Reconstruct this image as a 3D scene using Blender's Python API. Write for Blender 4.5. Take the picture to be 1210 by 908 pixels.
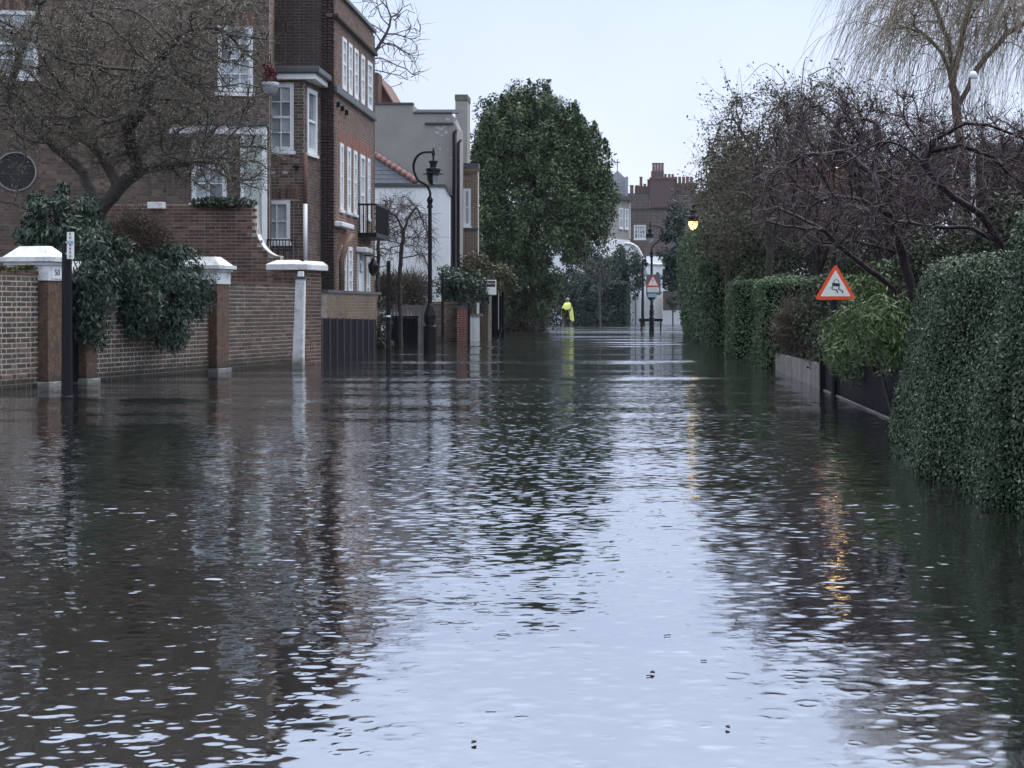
import bpy, math, random
import numpy as np
from mathutils import Vector, Matrix, kdtree

# ------------------------------------------------------------------ camera, sky, sun, exposure
S = bpy.context.scene
for o in list(bpy.data.objects):
    bpy.data.objects.remove(o)
COL = S.collection
F, CX, CY, H = 1818.0, 745.0, 362.0, 1.2      # focal length in photo pixels, vanishing point, eye height over the water

cam_d = bpy.data.cameras.new('camera')
cam = bpy.data.objects.new('camera', cam_d)
COL.objects.link(cam)
cam.location = (0, 0, H)
cam.rotation_euler = (math.radians(90), 0, 0)
cam_d.sensor_width = 36
cam_d.lens = F / 1210 * 36
cam_d.shift_x = -(CX - 605) / 1210
cam_d.shift_y = -(454 - CY) / 1210
cam_d.clip_end = 3000
S.camera = cam

SUN_EL, SUN_ROT = math.radians(70), math.radians(30)
wd = bpy.data.worlds.new('World')
S.world = wd
wd.use_nodes = True
nt = wd.node_tree
nt.nodes.clear()
sky = nt.nodes.new('ShaderNodeTexSky')
sky.sky_type = 'NISHITA'
sky.sun_disc = False
sky.sun_elevation = SUN_EL
sky.sun_rotation = SUN_ROT
sky.dust_density = 3.0
b1 = nt.nodes.new('ShaderNodeBackground')
b1.inputs['Strength'].default_value = 0.07
nt.links.new(sky.outputs[0], b1.inputs['Color'])
# even winter cloud deck: slightly lighter low down, blue-lavender above
tc = nt.nodes.new('ShaderNodeTexCoord')
sep = nt.nodes.new('ShaderNodeSeparateXYZ')
nt.links.new(tc.outputs['Generated'], sep.inputs[0])
ramp = nt.nodes.new('ShaderNodeValToRGB')
ramp.color_ramp.elements[0].position = 0.0
ramp.color_ramp.elements[0].color = (0.425, 0.46, 0.55, 1)
ramp.color_ramp.elements[1].position = 1.0
ramp.color_ramp.elements[1].color = (0.70, 0.765, 0.87, 1)
e = ramp.color_ramp.elements.new(0.2)
e.color = (0.345, 0.397, 0.525, 1)
e = ramp.color_ramp.elements.new(0.45)
e.color = (0.58, 0.65, 0.77, 1)
nt.links.new(sep.outputs['Z'], ramp.inputs[0])
cn = nt.nodes.new('ShaderNodeTexNoise')
cn.inputs['Scale'].default_value = 5.0
cn.inputs['Detail'].default_value = 5
nt.links.new(tc.outputs['Generated'], cn.inputs['Vector'])
cr = nt.nodes.new('ShaderNodeMapRange')
cr.inputs['To Min'].default_value = 0.84
cr.inputs['To Max'].default_value = 1.14
nt.links.new(cn.outputs[0], cr.inputs[0])
b2 = nt.nodes.new('ShaderNodeBackground')
nt.links.new(ramp.outputs[0], b2.inputs['Color'])
nt.links.new(cr.outputs[0], b2.inputs['Strength'])
mx = nt.nodes.new('ShaderNodeMixShader')
mx.inputs[0].default_value = 0.85
wo = nt.nodes.new('ShaderNodeOutputWorld')
nt.links.new(b1.outputs[0], mx.inputs[1])
nt.links.new(b2.outputs[0], mx.inputs[2])
nt.links.new(mx.outputs[0], wo.inputs[0])

sd = bpy.data.lights.new('sun', 'SUN')
sd.energy = 1.5
sd.angle = math.radians(60)
sd.color = (1.0, 0.96, 0.92)
sun = bpy.data.objects.new('sun', sd)
COL.objects.link(sun)
sdir = Vector((math.sin(SUN_ROT) * math.cos(SUN_EL), math.cos(SUN_ROT) * math.cos(SUN_EL), math.sin(SUN_EL)))
sun.rotation_euler = sdir.to_track_quat('Z', 'Y').to_euler()
sun.location = (0, 0, 40)

S.view_settings.view_transform = 'Standard'
S.view_settings.look = 'None'
S.view_settings.exposure = 1.2
S.view_settings.gamma = 1.0
S.view_settings.use_curve_mapping = False
S.cycles.use_denoising = True
S.cycles.max_bounces = 8
S.cycles.transparent_max_bounces = 8
S.cycles.caustics_reflective = False
S.cycles.caustics_refractive = False

# ------------------------------------------------------------------ helpers
OFF = {}


def W(x, y, D):
    """point of the street at distance D whose direction was measured in the photograph"""
    return Vector(((x - CX) * D / F, D, H - (y - CY) * D / F))


def PX(x, D):
    return (x - CX) * D / F


def PZ(y, D):
    return H - (y - CY) * D / F


def tag(o, label=None, cat=None, group=None, kind=None):
    if label:
        o['label'] = label
    if cat:
        o['category'] = cat
    if group:
        o['group'] = group
    if kind:
        o['kind'] = kind
    return o


def thing(name, loc, label=None, cat=None, group=None, kind=None):
    o = bpy.data.objects.new(name, None)
    o.empty_display_size = 0.2
    COL.objects.link(o)
    o.location = loc
    OFF[o] = Vector(loc)
    return tag(o, label, cat, group, kind)


def link_mesh(name, me, parent, loc):
    o = bpy.data.objects.new(name, me)
    COL.objects.link(o)
    if parent is not None:
        o.parent = parent
        o.location = Vector(loc) - OFF[parent]
    else:
        o.location = loc
    OFF[o] = Vector(loc)
    return o


class MB:
    """collects polygons in world coordinates"""
    def __init__(self):
        self.v, self.f = [], []

    def add(self, vs, fs):
        b = len(self.v)
        self.v += [tuple(p) for p in vs]
        self.f += [tuple(i + b for i in q) for q in fs]
        return self

    def hexa(self, c):
        return self.add(c, [(0, 3, 2, 1), (4, 5, 6, 7), (0, 1, 5, 4), (1, 2, 6, 5), (2, 3, 7, 6), (3, 0, 4, 7)])

    def box(self, x0, x1, y0, y1, z0, z1):
        return self.hexa([(x0, y0, z0), (x1, y0, z0), (x1, y1, z0), (x0, y1, z0),
                          (x0, y0, z1), (x1, y0, z1), (x1, y1, z1), (x0, y1, z1)])

    def fbox(self, fr, a0, a1, b0, b1, c0, c1):
        """box in a wall frame: a along the wall, b up, c out of the wall"""
        o, u, n = fr
        z = Vector((0, 0, 1))
        P = lambda a, b, c: o + u * a + z * b + n * c
        return self.hexa([P(a0, b0, c1), P(a1, b0, c1), P(a1, b0, c0), P(a0, b0, c0),
                          P(a0, b1, c1), P(a1, b1, c1), P(a1, b1, c0), P(a0, b1, c0)])

    def frustum(self, fr, a0, a1, c0, c1, b0, b1, inset):
        o, u, n = fr
        z = Vector((0, 0, 1))
        P = lambda a, b, c: o + u * a + z * b + n * c
        i = inset
        return self.hexa([P(a0, b0, c1), P(a1, b0, c1), P(a1, b0, c0), P(a0, b0, c0),
                          P(a0 + i, b1, c1 - i), P(a1 - i, b1, c1 - i), P(a1 - i, b1, c0 + i), P(a0 + i, b1, c0 + i)])

    def tube(self, pts, rad, k=8, cap=True):
        pts = [Vector(p) for p in pts]
        if not isinstance(rad, (list, tuple)):
            rad = [rad] * len(pts)
        b = len(self.v)
        prev = None
        for i, p in enumerate(pts):
            d = (pts[min(i + 1, len(pts) - 1)] - pts[max(i - 1, 0)])
            if d.length < 1e-9:
                d = Vector((0, 0, 1))
            d.normalize()
            if prev is None:
                a = d.orthogonal().normalized()
            else:
                a = prev - d * prev.dot(d)
                a = a.normalized() if a.length > 1e-6 else d.orthogonal().normalized()
            prev = a
            c = d.cross(a)
            for j in range(k):
                t = 2 * math.pi * j / k
                self.v.append(tuple(p + (a * math.cos(t) + c * math.sin(t)) * rad[i]))
        for i in range(len(pts) - 1):
            for j in range(k):
                j2 = (j + 1) % k
                self.f.append((b + i * k + j, b + i * k + j2, b + (i + 1) * k + j2, b + (i + 1) * k + j))
        if cap:
            self.f.append(tuple(b + j for j in reversed(range(k))))
            self.f.append(tuple(b + (len(pts) - 1) * k + j for j in range(k)))
        return self

    def lathe(self, cx, cy, prof, k=16):
        """prof: list of (radius, z)"""
        b = len(self.v)
        for r, z in prof:
            for j in range(k):
                t = 2 * math.pi * j / k
                self.v.append((cx + r * math.cos(t), cy + r * math.sin(t), z))
        for i in range(len(prof) - 1):
            for j in range(k):
                j2 = (j + 1) % k
                self.f.append((b + i * k + j, b + i * k + j2, b + (i + 1) * k + j2, b + (i + 1) * k + j))
        self.f.append(tuple(b + j for j in reversed(range(k))))
        self.f.append(tuple(b + (len(prof) - 1) * k + j for j in range(k)))
        return self

    def prism(self, poly, d):
        """polygon (list of Vectors) swept by vector d"""
        n = len(poly)
        poly = [Vector(p) for p in poly]
        d = Vector(d)
        fs = [tuple(reversed(range(n))), tuple(range(n, 2 * n))]
        for i in range(n):
            j = (i + 1) % n
            fs.append((i, j, n + j, n + i))
        return self.add(poly + [p + d for p in poly], fs)

    def build(self, name, mat, parent=None, smooth=False, loc=None, bevel=0):
        if loc is None:
            loc = OFF[parent] if parent is not None else Vector(self.v[0])
        loc = Vector(loc)
        me = bpy.data.meshes.new(name)
        me.from_pydata([tuple(Vector(p) - loc) for p in self.v], [], self.f)
        me.materials.append(mat)
        if smooth:
            me.polygons.foreach_set('use_smooth', [True] * len(me.polygons))
        me.update()
        o = link_mesh(name, me, parent, loc)
        if bevel:
            m = o.modifiers.new('bevel', 'BEVEL')
            m.width = bevel
            m.segments = 2
            m.limit_method = 'ANGLE'
        return o


def np_mesh(name, verts, fsize, mat, parent, loc=None, kind=None):
    """verts: (n*fsize,3) array, every fsize vertices one polygon"""
    loc = np.array(OFF[parent] if loc is None else loc, dtype=np.float64)
    verts = np.asarray(verts, dtype=np.float64) - loc
    n = len(verts) // fsize
    me = bpy.data.meshes.new(name)
    me.vertices.add(len(verts))
    me.vertices.foreach_set('co', verts.astype(np.float32).ravel())
    me.loops.add(n * fsize)
    me.loops.foreach_set('vertex_index', np.arange(n * fsize, dtype=np.int32))
    me.polygons.add(n)
    me.polygons.foreach_set('loop_start', np.arange(0, n * fsize, fsize, dtype=np.int32))
    me.materials.append(mat)
    me.update(calc_edges=True)
    o = link_mesh(name, me, parent, Vector(loc))
    if kind:
        o['kind'] = kind
    return o


# ------------------------------------------------------------------ materials
def new_mat(name):
    m = bpy.data.materials.new(name)
    m.use_nodes = True
    t = m.node_tree
    p = t.nodes['Principled BSDF']
    return m, t, p


def N(t, kind, **kw):
    n = t.nodes.new(kind)
    for k, v in kw.items():
        if hasattr(n, k) and k not in n.inputs:
            setattr(n, k, v)
        else:
            n.inputs[k].default_value = v
    return n


def rgb(c):
    return (c[0], c[1], c[2], 1)


def damp_band(t, out, col):
    """silt and soaking left by the flood just over the waterline, with a ragged upper edge"""
    g = N(t, 'ShaderNodeNewGeometry')
    s = N(t, 'ShaderNodeSeparateXYZ')
    t.links.new(g.outputs['Position'], s.inputs[0])
    n = N(t, 'ShaderNodeTexNoise', Scale=2.6, Detail=6, Roughness=0.7)
    t.links.new(g.outputs['Position'], n.inputs['Vector'])
    a = N(t, 'ShaderNodeMath', operation='MULTIPLY_ADD')
    t.links.new(n.outputs[0], a.inputs[0])
    a.inputs[1].default_value = -0.55
    t.links.new(s.outputs[2], a.inputs[2])
    r = N(t, 'ShaderNodeMapRange')
    r.inputs['From Min'].default_value = -0.20
    r.inputs['From Max'].default_value = -0.02
    r.inputs['To Min'].default_value = 0.85
    r.inputs['To Max'].default_value = 0.0
    t.links.new(a.outputs[0], r.inputs[0])
    mix = N(t, 'ShaderNodeMix', data_type='RGBA')
    t.links.new(r.outputs[0], mix.inputs[0])
    t.links.new(out, mix.inputs[6])
    mix.inputs[7].default_value = rgb(col)
    return mix.outputs[2]


def paint(name, col, rough=0.5, var=0.15, scale=6.0, dirt=None, dirt_amt=0.3, bump=0.0, bscale=60, metal=0, spec=0.5, streak=False, damp=None):
    """plain coated surface with mottling, grime and fine relief"""
    m, t, p = new_mat(name)
    tcn = N(t, 'ShaderNodeTexCoord')
    mp = N(t, 'ShaderNodeMapping')
    mp.inputs['Scale'].default_value = (1, 1, 0.22) if streak else (1, 1, 1)
    t.links.new(tcn.outputs['Object'], mp.inputs[0])
    no = N(t, 'ShaderNodeTexNoise', Scale=scale, Detail=6, Roughness=0.65)
    t.links.new(mp.outputs[0], no.inputs['Vector'])
    r = N(t, 'ShaderNodeValToRGB')
    lo = tuple(max(0, c * (1 - var)) for c in col)
    hi = tuple(min(1, c * (1 + var)) for c in col)
    r.color_ramp.elements[0].position = 0.3
    r.color_ramp.elements[0].color = rgb(lo)
    r.color_ramp.elements[1].position = 0.7
    r.color_ramp.elements[1].color = rgb(hi)
    t.links.new(no.outputs[0], r.inputs[0])
    out = r.outputs[0]
    if dirt:
        n2 = N(t, 'ShaderNodeTexNoise', Scale=scale * 0.6, Detail=8, Roughness=0.75)
        mp2 = N(t, 'ShaderNodeMapping')
        mp2.inputs['Location'].default_value = (3.1, 7.7, 1.3)
        t.links.new(mp.outputs[0], mp2.inputs[0])
        t.links.new(mp2.outputs[0], n2.inputs['Vector'])
        r2 = N(t, 'ShaderNodeMapRange')
        r2.inputs['From Min'].default_value = 0.48
        r2.inputs['From Max'].default_value = 0.72
        r2.inputs['To Max'].default_value = dirt_amt
        t.links.new(n2.outputs[0], r2.inputs[0])
        mix = N(t, 'ShaderNodeMix', data_type='RGBA')
        t.links.new(r2.outputs[0], mix.inputs[0])
        t.links.new(out, mix.inputs[6])
        mix.inputs[7].default_value = rgb(dirt)
        out = mix.outputs[2]
    if damp:
        out = damp_band(t, out, damp)
    t.links.new(out, p.inputs['Base Color'])
    p.inputs['Roughness'].default_value = rough
    p.inputs['Metallic'].default_value = metal
    p.inputs['Specular IOR Level'].default_value = spec
    if bump:
        n3 = N(t, 'ShaderNodeTexNoise', Scale=bscale, Detail=4)
        t.links.new(tcn.outputs['Object'], n3.inputs['Vector'])
        bp = N(t, 'ShaderNodeBump', Strength=bump, Distance=0.02)
        t.links.new(n3.outputs[0], bp.inputs['Height'])
        t.links.new(bp.outputs[0], p.inputs['Normal'])
    return m


def varied(name, cols, rough=0.7, source='island', spec=0.4, big=None, bump=0.0, bscale=80, damp=None):
    """colour picked per brick / leaf / board; big = (colour, scale, amount) is staining over the whole"""
    m, t, p = new_mat(name)
    if source == 'island':
        s = N(t, 'ShaderNodeNewGeometry').outputs['Random Per Island']
    else:
        s = N(t, 'ShaderNodeObjectInfo').outputs['Random']
    r = N(t, 'ShaderNodeValToRGB')
    r.color_ramp.interpolation = 'LINEAR'
    els = r.color_ramp.elements
    els[0].color = rgb(cols[0])
    els[1].color = rgb(cols[-1])
    for i, c in enumerate(cols[1:-1]):
        q = els.new((i + 1) / (len(cols) - 1))
        q.color = rgb(c)
    t.links.new(s, r.inputs[0])
    out = r.outputs[0]
    tcn = N(t, 'ShaderNodeNewGeometry')
    if big:
        n2 = N(t, 'ShaderNodeTexNoise', Scale=big[1], Detail=6, Roughness=0.7)
        t.links.new(tcn.outputs['Position'], n2.inputs['Vector'])
        r2 = N(t, 'ShaderNodeMapRange')
        r2.inputs['From Min'].default_value = 0.42
        r2.inputs['From Max'].default_value = 0.68
        r2.inputs['To Max'].default_value = big[2]
        t.links.new(n2.outputs[0], r2.inputs[0])
        mix = N(t, 'ShaderNodeMix', data_type='RGBA')
        t.links.new(r2.outputs[0], mix.inputs[0])
        t.links.new(out, mix.inputs[6])
        mix.inputs[7].default_value = rgb(big[0])
        out = mix.outputs[2]
    if damp:
        out = damp_band(t, out, damp)
    t.links.new(out, p.inputs['Base Color'])
    p.inputs['Roughness'].default_value = rough
    p.inputs['Specular IOR Level'].default_value = spec
    if bump:
        n3 = N(t, 'ShaderNodeTexNoise', Scale=bscale, Detail=4)
        t.links.new(tcn.outputs['Position'], n3.inputs['Vector'])
        bp = N(t, 'ShaderNodeBump', Strength=bump, Distance=0.01)
        t.links.new(n3.outputs[0], bp.inputs['Height'])
        t.links.new(bp.outputs[0], p.inputs['Normal'])
    return m


def emit(name, col, strength, base=(0.8, 0.8, 0.8)):
    m, t, p = new_mat(name)
    p.inputs['Base Color'].default_value = rgb(base)
    p.inputs['Emission Color'].default_value = rgb(col)
    p.inputs['Emission Strength'].default_value = strength
    return m


M = {}
M['white'] = paint('white_paint', (0.80, 0.82, 0.84), 0.45, 0.06, 5, (0.45, 0.46, 0.43), 0.35, streak=True)
M['white_wall'] = paint('white_render', (0.80, 0.83, 0.86), 0.7, 0.05, 1.2, (0.45, 0.47, 0.46), 0.4, 0.15, 30, streak=True)
M['cap'] = paint('cap_white', (0.74, 0.76, 0.77), 0.6, 0.10, 7, (0.16, 0.17, 0.13), 0.75, 0.4, 40, damp=(0.10, 0.10, 0.08))
M['stone'] = paint('brown_stone', (0.11, 0.065, 0.042), 0.75, 0.6, 14, (0.022, 0.018, 0.015), 0.95, 0.8, 30, damp=(0.02, 0.02, 0.014))
M['black'] = paint('black_metal', (0.005, 0.0055, 0.008), 0.4, 0.3, 9, (0.02, 0.02, 0.022), 0.3, spec=0.2)
M['navy'] = paint('navy_boards', (0.010, 0.012, 0.022), 0.4, 0.4, 5, (0.03, 0.033, 0.04), 0.4)
M['mortar'] = paint('pale_mortar', (0.50, 0.46, 0.40), 0.9, 0.25, 5, (0.14, 0.135, 0.10), 0.8, 0.3, 90, damp=(0.08, 0.075, 0.058))
M['mortar_dark'] = paint('sooty_mortar', (0.22, 0.20, 0.185), 0.9, 0.3, 4, (0.06, 0.05, 0.045), 0.6, 0.3, 90)
M['mortar_mid'] = paint('grey_mortar', (0.42, 0.375, 0.335), 0.9, 0.3, 4, (0.12, 0.10, 0.09), 0.6, 0.3, 90)
gw = [(0.035, 0.025, 0.022), (0.105, 0.066, 0.050), (0.06, 0.044, 0.038), (0.20, 0.135, 0.10), (0.045, 0.037, 0.036), (0.12, 0.08, 0.062), (0.08, 0.052, 0.042)]
gs = ((0.045, 0.042, 0.032), 1.3, 0.5)
M['brick_wall'] = varied('brick_garden_wall', gw, 0.75, 'island', 0.4, gs, 0.5, damp=(0.022, 0.02, 0.015))
M['brick_wall_obj'] = varied('brick_garden_wall_single', gw, 0.75, 'object', 0.4, gs, 0.5, damp=(0.022, 0.02, 0.015))
M['brick_brown'] = varied('brick_brown', [(0.0590, 0.0437, 0.0378), (0.1534, 0.1097, 0.0885), (0.0968, 0.0708, 0.0590), (0.2242, 0.1652, 0.1322), (0.0802, 0.0614, 0.0543), (0.1770, 0.1156, 0.0897)], 0.8, 'island', 0.3, ((0.06, 0.050, 0.042), 0.7, 0.5), 0.4)
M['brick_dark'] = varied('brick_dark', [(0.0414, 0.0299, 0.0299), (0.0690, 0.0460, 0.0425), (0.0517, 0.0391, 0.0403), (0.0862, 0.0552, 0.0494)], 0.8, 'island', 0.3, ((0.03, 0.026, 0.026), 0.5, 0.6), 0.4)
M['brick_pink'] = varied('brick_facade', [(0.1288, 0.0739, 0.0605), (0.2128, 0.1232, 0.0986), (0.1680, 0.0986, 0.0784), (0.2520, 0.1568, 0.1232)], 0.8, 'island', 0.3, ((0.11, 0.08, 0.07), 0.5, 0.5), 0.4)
M['brick_red'] = varied('brick_red', [(0.1035, 0.0575, 0.0460), (0.2185, 0.1207, 0.0874), (0.0575, 0.0391, 0.0368), (0.1610, 0.0828, 0.0633), (0.0805, 0.0506, 0.0460), (0.2760, 0.1725, 0.1265)], 0.8, 'island', 0.3, ((0.05, 0.036, 0.032), 0.8, 0.8), 0.4)
M['brick_rubbed'] = varied('brick_rubbed_red', [(0.24, 0.09, 0.065), (0.29, 0.12, 0.09), (0.21, 0.085, 0.065)], 0.8, 'island', 0.3)
M['brick_stock'] = varied('brick_yellow_stock', [(0.15, 0.105, 0.072), (0.23, 0.17, 0.12), (0.19, 0.135, 0.10), (0.27, 0.20, 0.145)], 0.8, 'island', 0.3, ((0.07, 0.055, 0.045), 0.7, 0.6), 0.4)
M['brick_far'] = varied('brick_far_brown', [(0.095, 0.072, 0.07), (0.13, 0.098, 0.093), (0.11, 0.084, 0.08)], 0.85, 'island', 0.2, ((0.09, 0.07, 0.066), 0.3, 0.5))
M['terracotta'] = paint('terracotta', (0.18, 0.10, 0.085), 0.8, 0.25, 4)
M['render'] = paint('grey_render', (0.30, 0.29, 0.275), 0.9, 0.10, 1.1, (0.22, 0.21, 0.205), 0.6, 0.3, 25)
M['render_pale'] = paint('peeled_render', (0.48, 0.48, 0.48), 0.9, 0.1, 3)
M['slate'] = varied('slate', [(0.10, 0.115, 0.14), (0.14, 0.155, 0.18), (0.12, 0.13, 0.155)], 0.5, 'island', 0.4)
M['tile_red'] = varied('red_tile', [(0.25, 0.125, 0.11), (0.31, 0.165, 0.145), (0.27, 0.14, 0.125)], 0.7, 'island')
M['lead'] = paint('lead_grey', (0.06, 0.065, 0.075), 0.5, 0.25, 3)
M['sign_white'] = paint('sign_white', (0.88, 0.87, 0.84), 0.4, 0.03, 4, (0.55, 0.54, 0.5), 0.25)
M['sign_red'] = paint('sign_red', (0.85, 0.10, 0.03), 0.4, 0.08, 6)
M['sign_black'] = paint('sign_black', (0.012, 0.012, 0.013), 0.5, 0.1, 5)
M['sign_grey'] = paint('sign_grey', (0.10, 0.11, 0.125), 0.5, 0.1, 5)
M['sign_blue'] = paint('sign_blue', (0.30, 0.45, 0.58), 0.5, 0.1, 5)
M['sign_pink'] = paint('sign_pink', (0.70, 0.30, 0.36), 0.5, 0.1, 5)
M['sign_text_green'] = paint('sign_text_olive', (0.30, 0.33, 0.16), 0.5, 0.1, 5)
M['timber_grey'] = varied('grey_timber', [(0.16, 0.15, 0.145), (0.24, 0.225, 0.21), (0.20, 0.19, 0.18)], 0.8, 'object', 0.3, ((0.07, 0.065, 0.06), 3, 0.6), 0.4)
M['timber_black'] = varied('black_timber', [(0.003, 0.0035, 0.006), (0.007, 0.008, 0.012), (0.005, 0.006, 0.009)], 0.8, 'object', 0.08)
M['timber_brown'] = varied('brown_timber', [(0.10, 0.065, 0.045), (0.15, 0.10, 0.07)], 0.8, 'object', 0.3)
M['pale_panel'] = paint('pale_green_panel', (0.40, 0.46, 0.43), 0.5, 0.06, 2)
M['yellow'] = paint('hi_vis_yellow', (0.55, 0.62, 0.13), 0.5, 0.12, 3)
M['skin'] = paint('skin', (0.35, 0.22, 0.17), 0.6, 0.1, 4)
M['cloth_dark'] = paint('dark_cloth', (0.015, 0.017, 0.022), 0.8, 0.3, 9)
M['helmet'] = paint('grey_helmet', (0.22, 0.23, 0.25), 0.4, 0.1, 9)
M['rubber'] = paint('rubber', (0.012, 0.012, 0.013), 0.7, 0.2, 9)
M['steel'] = paint('steel', (0.45, 0.46, 0.48), 0.35, 0.1, 9, metal=0.8)
M['bowl_grey'] = paint('grey_bowl', (0.28, 0.31, 0.35), 0.5, 0.15, 6)
M['bark'] = paint('dark_bark', (0.036, 0.028, 0.026), 0.8, 0.5, 14, (0.075, 0.08, 0.06), 0.5, 0.7, 40)
M['bark_wet'] = paint('wet_purple_bark', (0.015, 0.009, 0.011), 0.5, 0.5, 16, (0.045, 0.038, 0.040), 0.3, 0.6, 50, spec=0.15)
M['bark_far'] = paint('grey_bark', (0.055, 0.046, 0.043), 0.8, 0.4, 5)
M['twig_purple'] = varied('purple_twigs', [(0.022, 0.010, 0.015), (0.050, 0.026, 0.033), (0.030, 0.015, 0.021), (0.064, 0.037, 0.045), (0.125, 0.095, 0.105)], 0.42, 'island', 0.25)  # palest tone stands in for highlights on wet twigs
M['twig_brown'] = varied('brown_twigs', [(0.06, 0.048, 0.038), (0.12, 0.098, 0.076), (0.085, 0.07, 0.056)], 0.7)
M['twig_willow'] = varied('willow_twigs', [(0.2000, 0.1650, 0.1200), (0.3300, 0.2800, 0.2100), (0.2600, 0.2150, 0.1550)], 0.7)
M['leaf_hedge'] = varied('privet_leaf', [(0.0216, 0.0458, 0.0203), (0.0648, 0.1202, 0.0513), (0.0378, 0.0801, 0.0351), (0.0999, 0.1689, 0.0756), (0.2025, 0.2790, 0.1553)], 0.45, 'island', 0.25, ((0.022, 0.034, 0.015), 1.6, 0.5))
M['leaf_box'] = varied('box_leaf', [(0.0135, 0.0292, 0.0135), (0.0459, 0.0846, 0.0378), (0.0243, 0.0496, 0.0230), (0.0621, 0.1079, 0.0500), (0.0297, 0.0583, 0.0270), (0.2025, 0.2624, 0.1620)], 0.42, 'island', 0.3, ((0.012, 0.014, 0.008), 2.2, 0.6))
M['leaf_magnolia'] = varied('evergreen_leaf', [(0.0135, 0.0301, 0.0135), (0.0351, 0.0687, 0.0284), (0.0567, 0.0973, 0.0392), (0.1620, 0.2075, 0.0918)], 0.45, 'island', 0.25, ((0.052, 0.075, 0.030), 0.85, 0.75))
M['leaf_laurel'] = varied('drooping_leaf', [(0.0150, 0.0328, 0.0213), (0.0350, 0.0656, 0.0425), (0.0225, 0.0473, 0.0312), (0.0938, 0.1378, 0.1000)], 0.42, 'island', 0.3, ((0.010, 0.020, 0.013), 2.5, 0.7))
M['leaf_bamboo'] = varied('lance_leaf', [(0.026, 0.052, 0.012), (0.060, 0.105, 0.024), (0.042, 0.080, 0.018), (0.115, 0.165, 0.055)], 0.5, 'island', 0.4)
M['leaf_dark'] = varied('dark_leaf', [(0.0144, 0.0227, 0.0132), (0.0312, 0.0428, 0.0228), (0.0504, 0.0580, 0.0324)], 0.6, 'island', 0.3)
M['leaf_blue'] = varied('blue_green_leaf', [(0.0195, 0.0382, 0.0312), (0.0364, 0.0614, 0.0481), (0.0286, 0.0491, 0.0390)], 0.6, 'island', 0.3)
M['leaf_olive'] = varied('olive_leaf', [(0.045, 0.048, 0.024), (0.085, 0.085, 0.045), (0.06, 0.06, 0.032), (0.11, 0.10, 0.06)], 0.6, 'island', 0.3)
M['leaf_bud'] = varied('grey_bud', [(0.09, 0.084, 0.062), (0.20, 0.188, 0.148), (0.14, 0.13, 0.10), (0.36, 0.345, 0.295)], 0.7, 'island', 0.3)
M['leaf_moss'] = varied('moss', [(0.028, 0.034, 0.012), (0.055, 0.06, 0.02), (0.04, 0.044, 0.016)], 0.9, 'island', 0.2)
M['leaf_russet'] = varied('russet_leaf', [(0.06, 0.042, 0.032), (0.10, 0.072, 0.054), (0.13, 0.10, 0.08)], 0.7, 'island', 0.2)
M['leaf_red'] = varied('dark_red_leaf', [(0.09, 0.015, 0.018), (0.15, 0.03, 0.03)], 0.6, 'island', 0.3)
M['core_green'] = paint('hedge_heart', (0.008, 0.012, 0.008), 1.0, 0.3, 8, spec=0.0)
M['soil'] = paint('garden_soil', (0.05, 0.042, 0.03), 0.95, 0.4, 1.5, (0.03, 0.04, 0.018), 0.7, 0.5, 20)
M['asphalt'] = paint('asphalt', (0.05, 0.05, 0.052), 0.85, 0.2, 3, (0.03, 0.03, 0.03), 0.5, 0.4, 150)
M['pave'] = paint('paving', (0.16, 0.155, 0.15), 0.85, 0.2, 2, (0.08, 0.075, 0.06), 0.5, 0.3, 60)


def glass_mat(name, base, rough=0.06):
    m, t, p = new_mat(name)
    no = N(t, 'ShaderNodeTexNoise', Scale=2.3, Detail=3)
    g = N(t, 'ShaderNodeNewGeometry')
    t.links.new(g.outputs['Position'], no.inputs['Vector'])
    oi = N(t, 'ShaderNodeObjectInfo')
    ad = N(t, 'ShaderNodeMath', operation='ADD')
    t.links.new(no.outputs[0], ad.inputs[0])
    t.links.new(oi.outputs['Random'], ad.inputs[1])
    r = N(t, 'ShaderNodeValToRGB')
    r.color_ramp.elements[0].position = 0.5
    r.color_ramp.elements[0].color = rgb([c * 0.6 for c in base])
    r.color_ramp.elements[1].position = 1.4
    r.color_ramp.elements[1].color = rgb([c * 1.4 for c in base])
    t.links.new(ad.outputs[0], r.inputs[0])
    t.links.new(r.outputs[0], p.inputs['Base Color'])
    p.inputs['Roughness'].default_value = rough
    p.inputs['Specular IOR Level'].default_value = 0.5 if rough < .3 else 0.08
    bp = N(t, 'ShaderNodeBump', Strength=0.03, Distance=0.05)
    t.links.new(no.outputs[0], bp.inputs['Height'])
    t.links.new(bp.outputs[0], p.inputs['Normal'])
    return m


M['glass'] = glass_mat('window_glass', (0.30, 0.34, 0.37))
M['glass_dark'] = glass_mat('window_glass_dark', (0.025, 0.026, 0.026), 0.45)
# ------------------------------------------------------------------ brickwork
def frame(p0, p1, flip=False):
    """wall frame from p0 to p1 (x, y), outward normal to the right of travel unless flip"""
    o = Vector((p0[0], p0[1], 0))
    u = Vector((p1[0] - p0[0], p1[1] - p0[1], 0))
    L = u.length
    u.normalize()
    n = Vector((u.y, -u.x, 0))
    if flip:
        n = -n
    return (o, u, n), L


def sub_intervals(a0, a1, cuts):
    segs = [(a0, a1)]
    for c0, c1 in cuts:
        out = []
        for s0, s1 in segs:
            if c1 <= s0 or c0 >= s1:
                out.append((s0, s1))
            else:
                if c0 > s0:
                    out.append((s0, c0))
                if c1 < s1:
                    out.append((c1, s1))
        segs = out
    return [s for s in segs if s[1] - s[0] > 0.025]


BRICK_CACHE = {}


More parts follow.
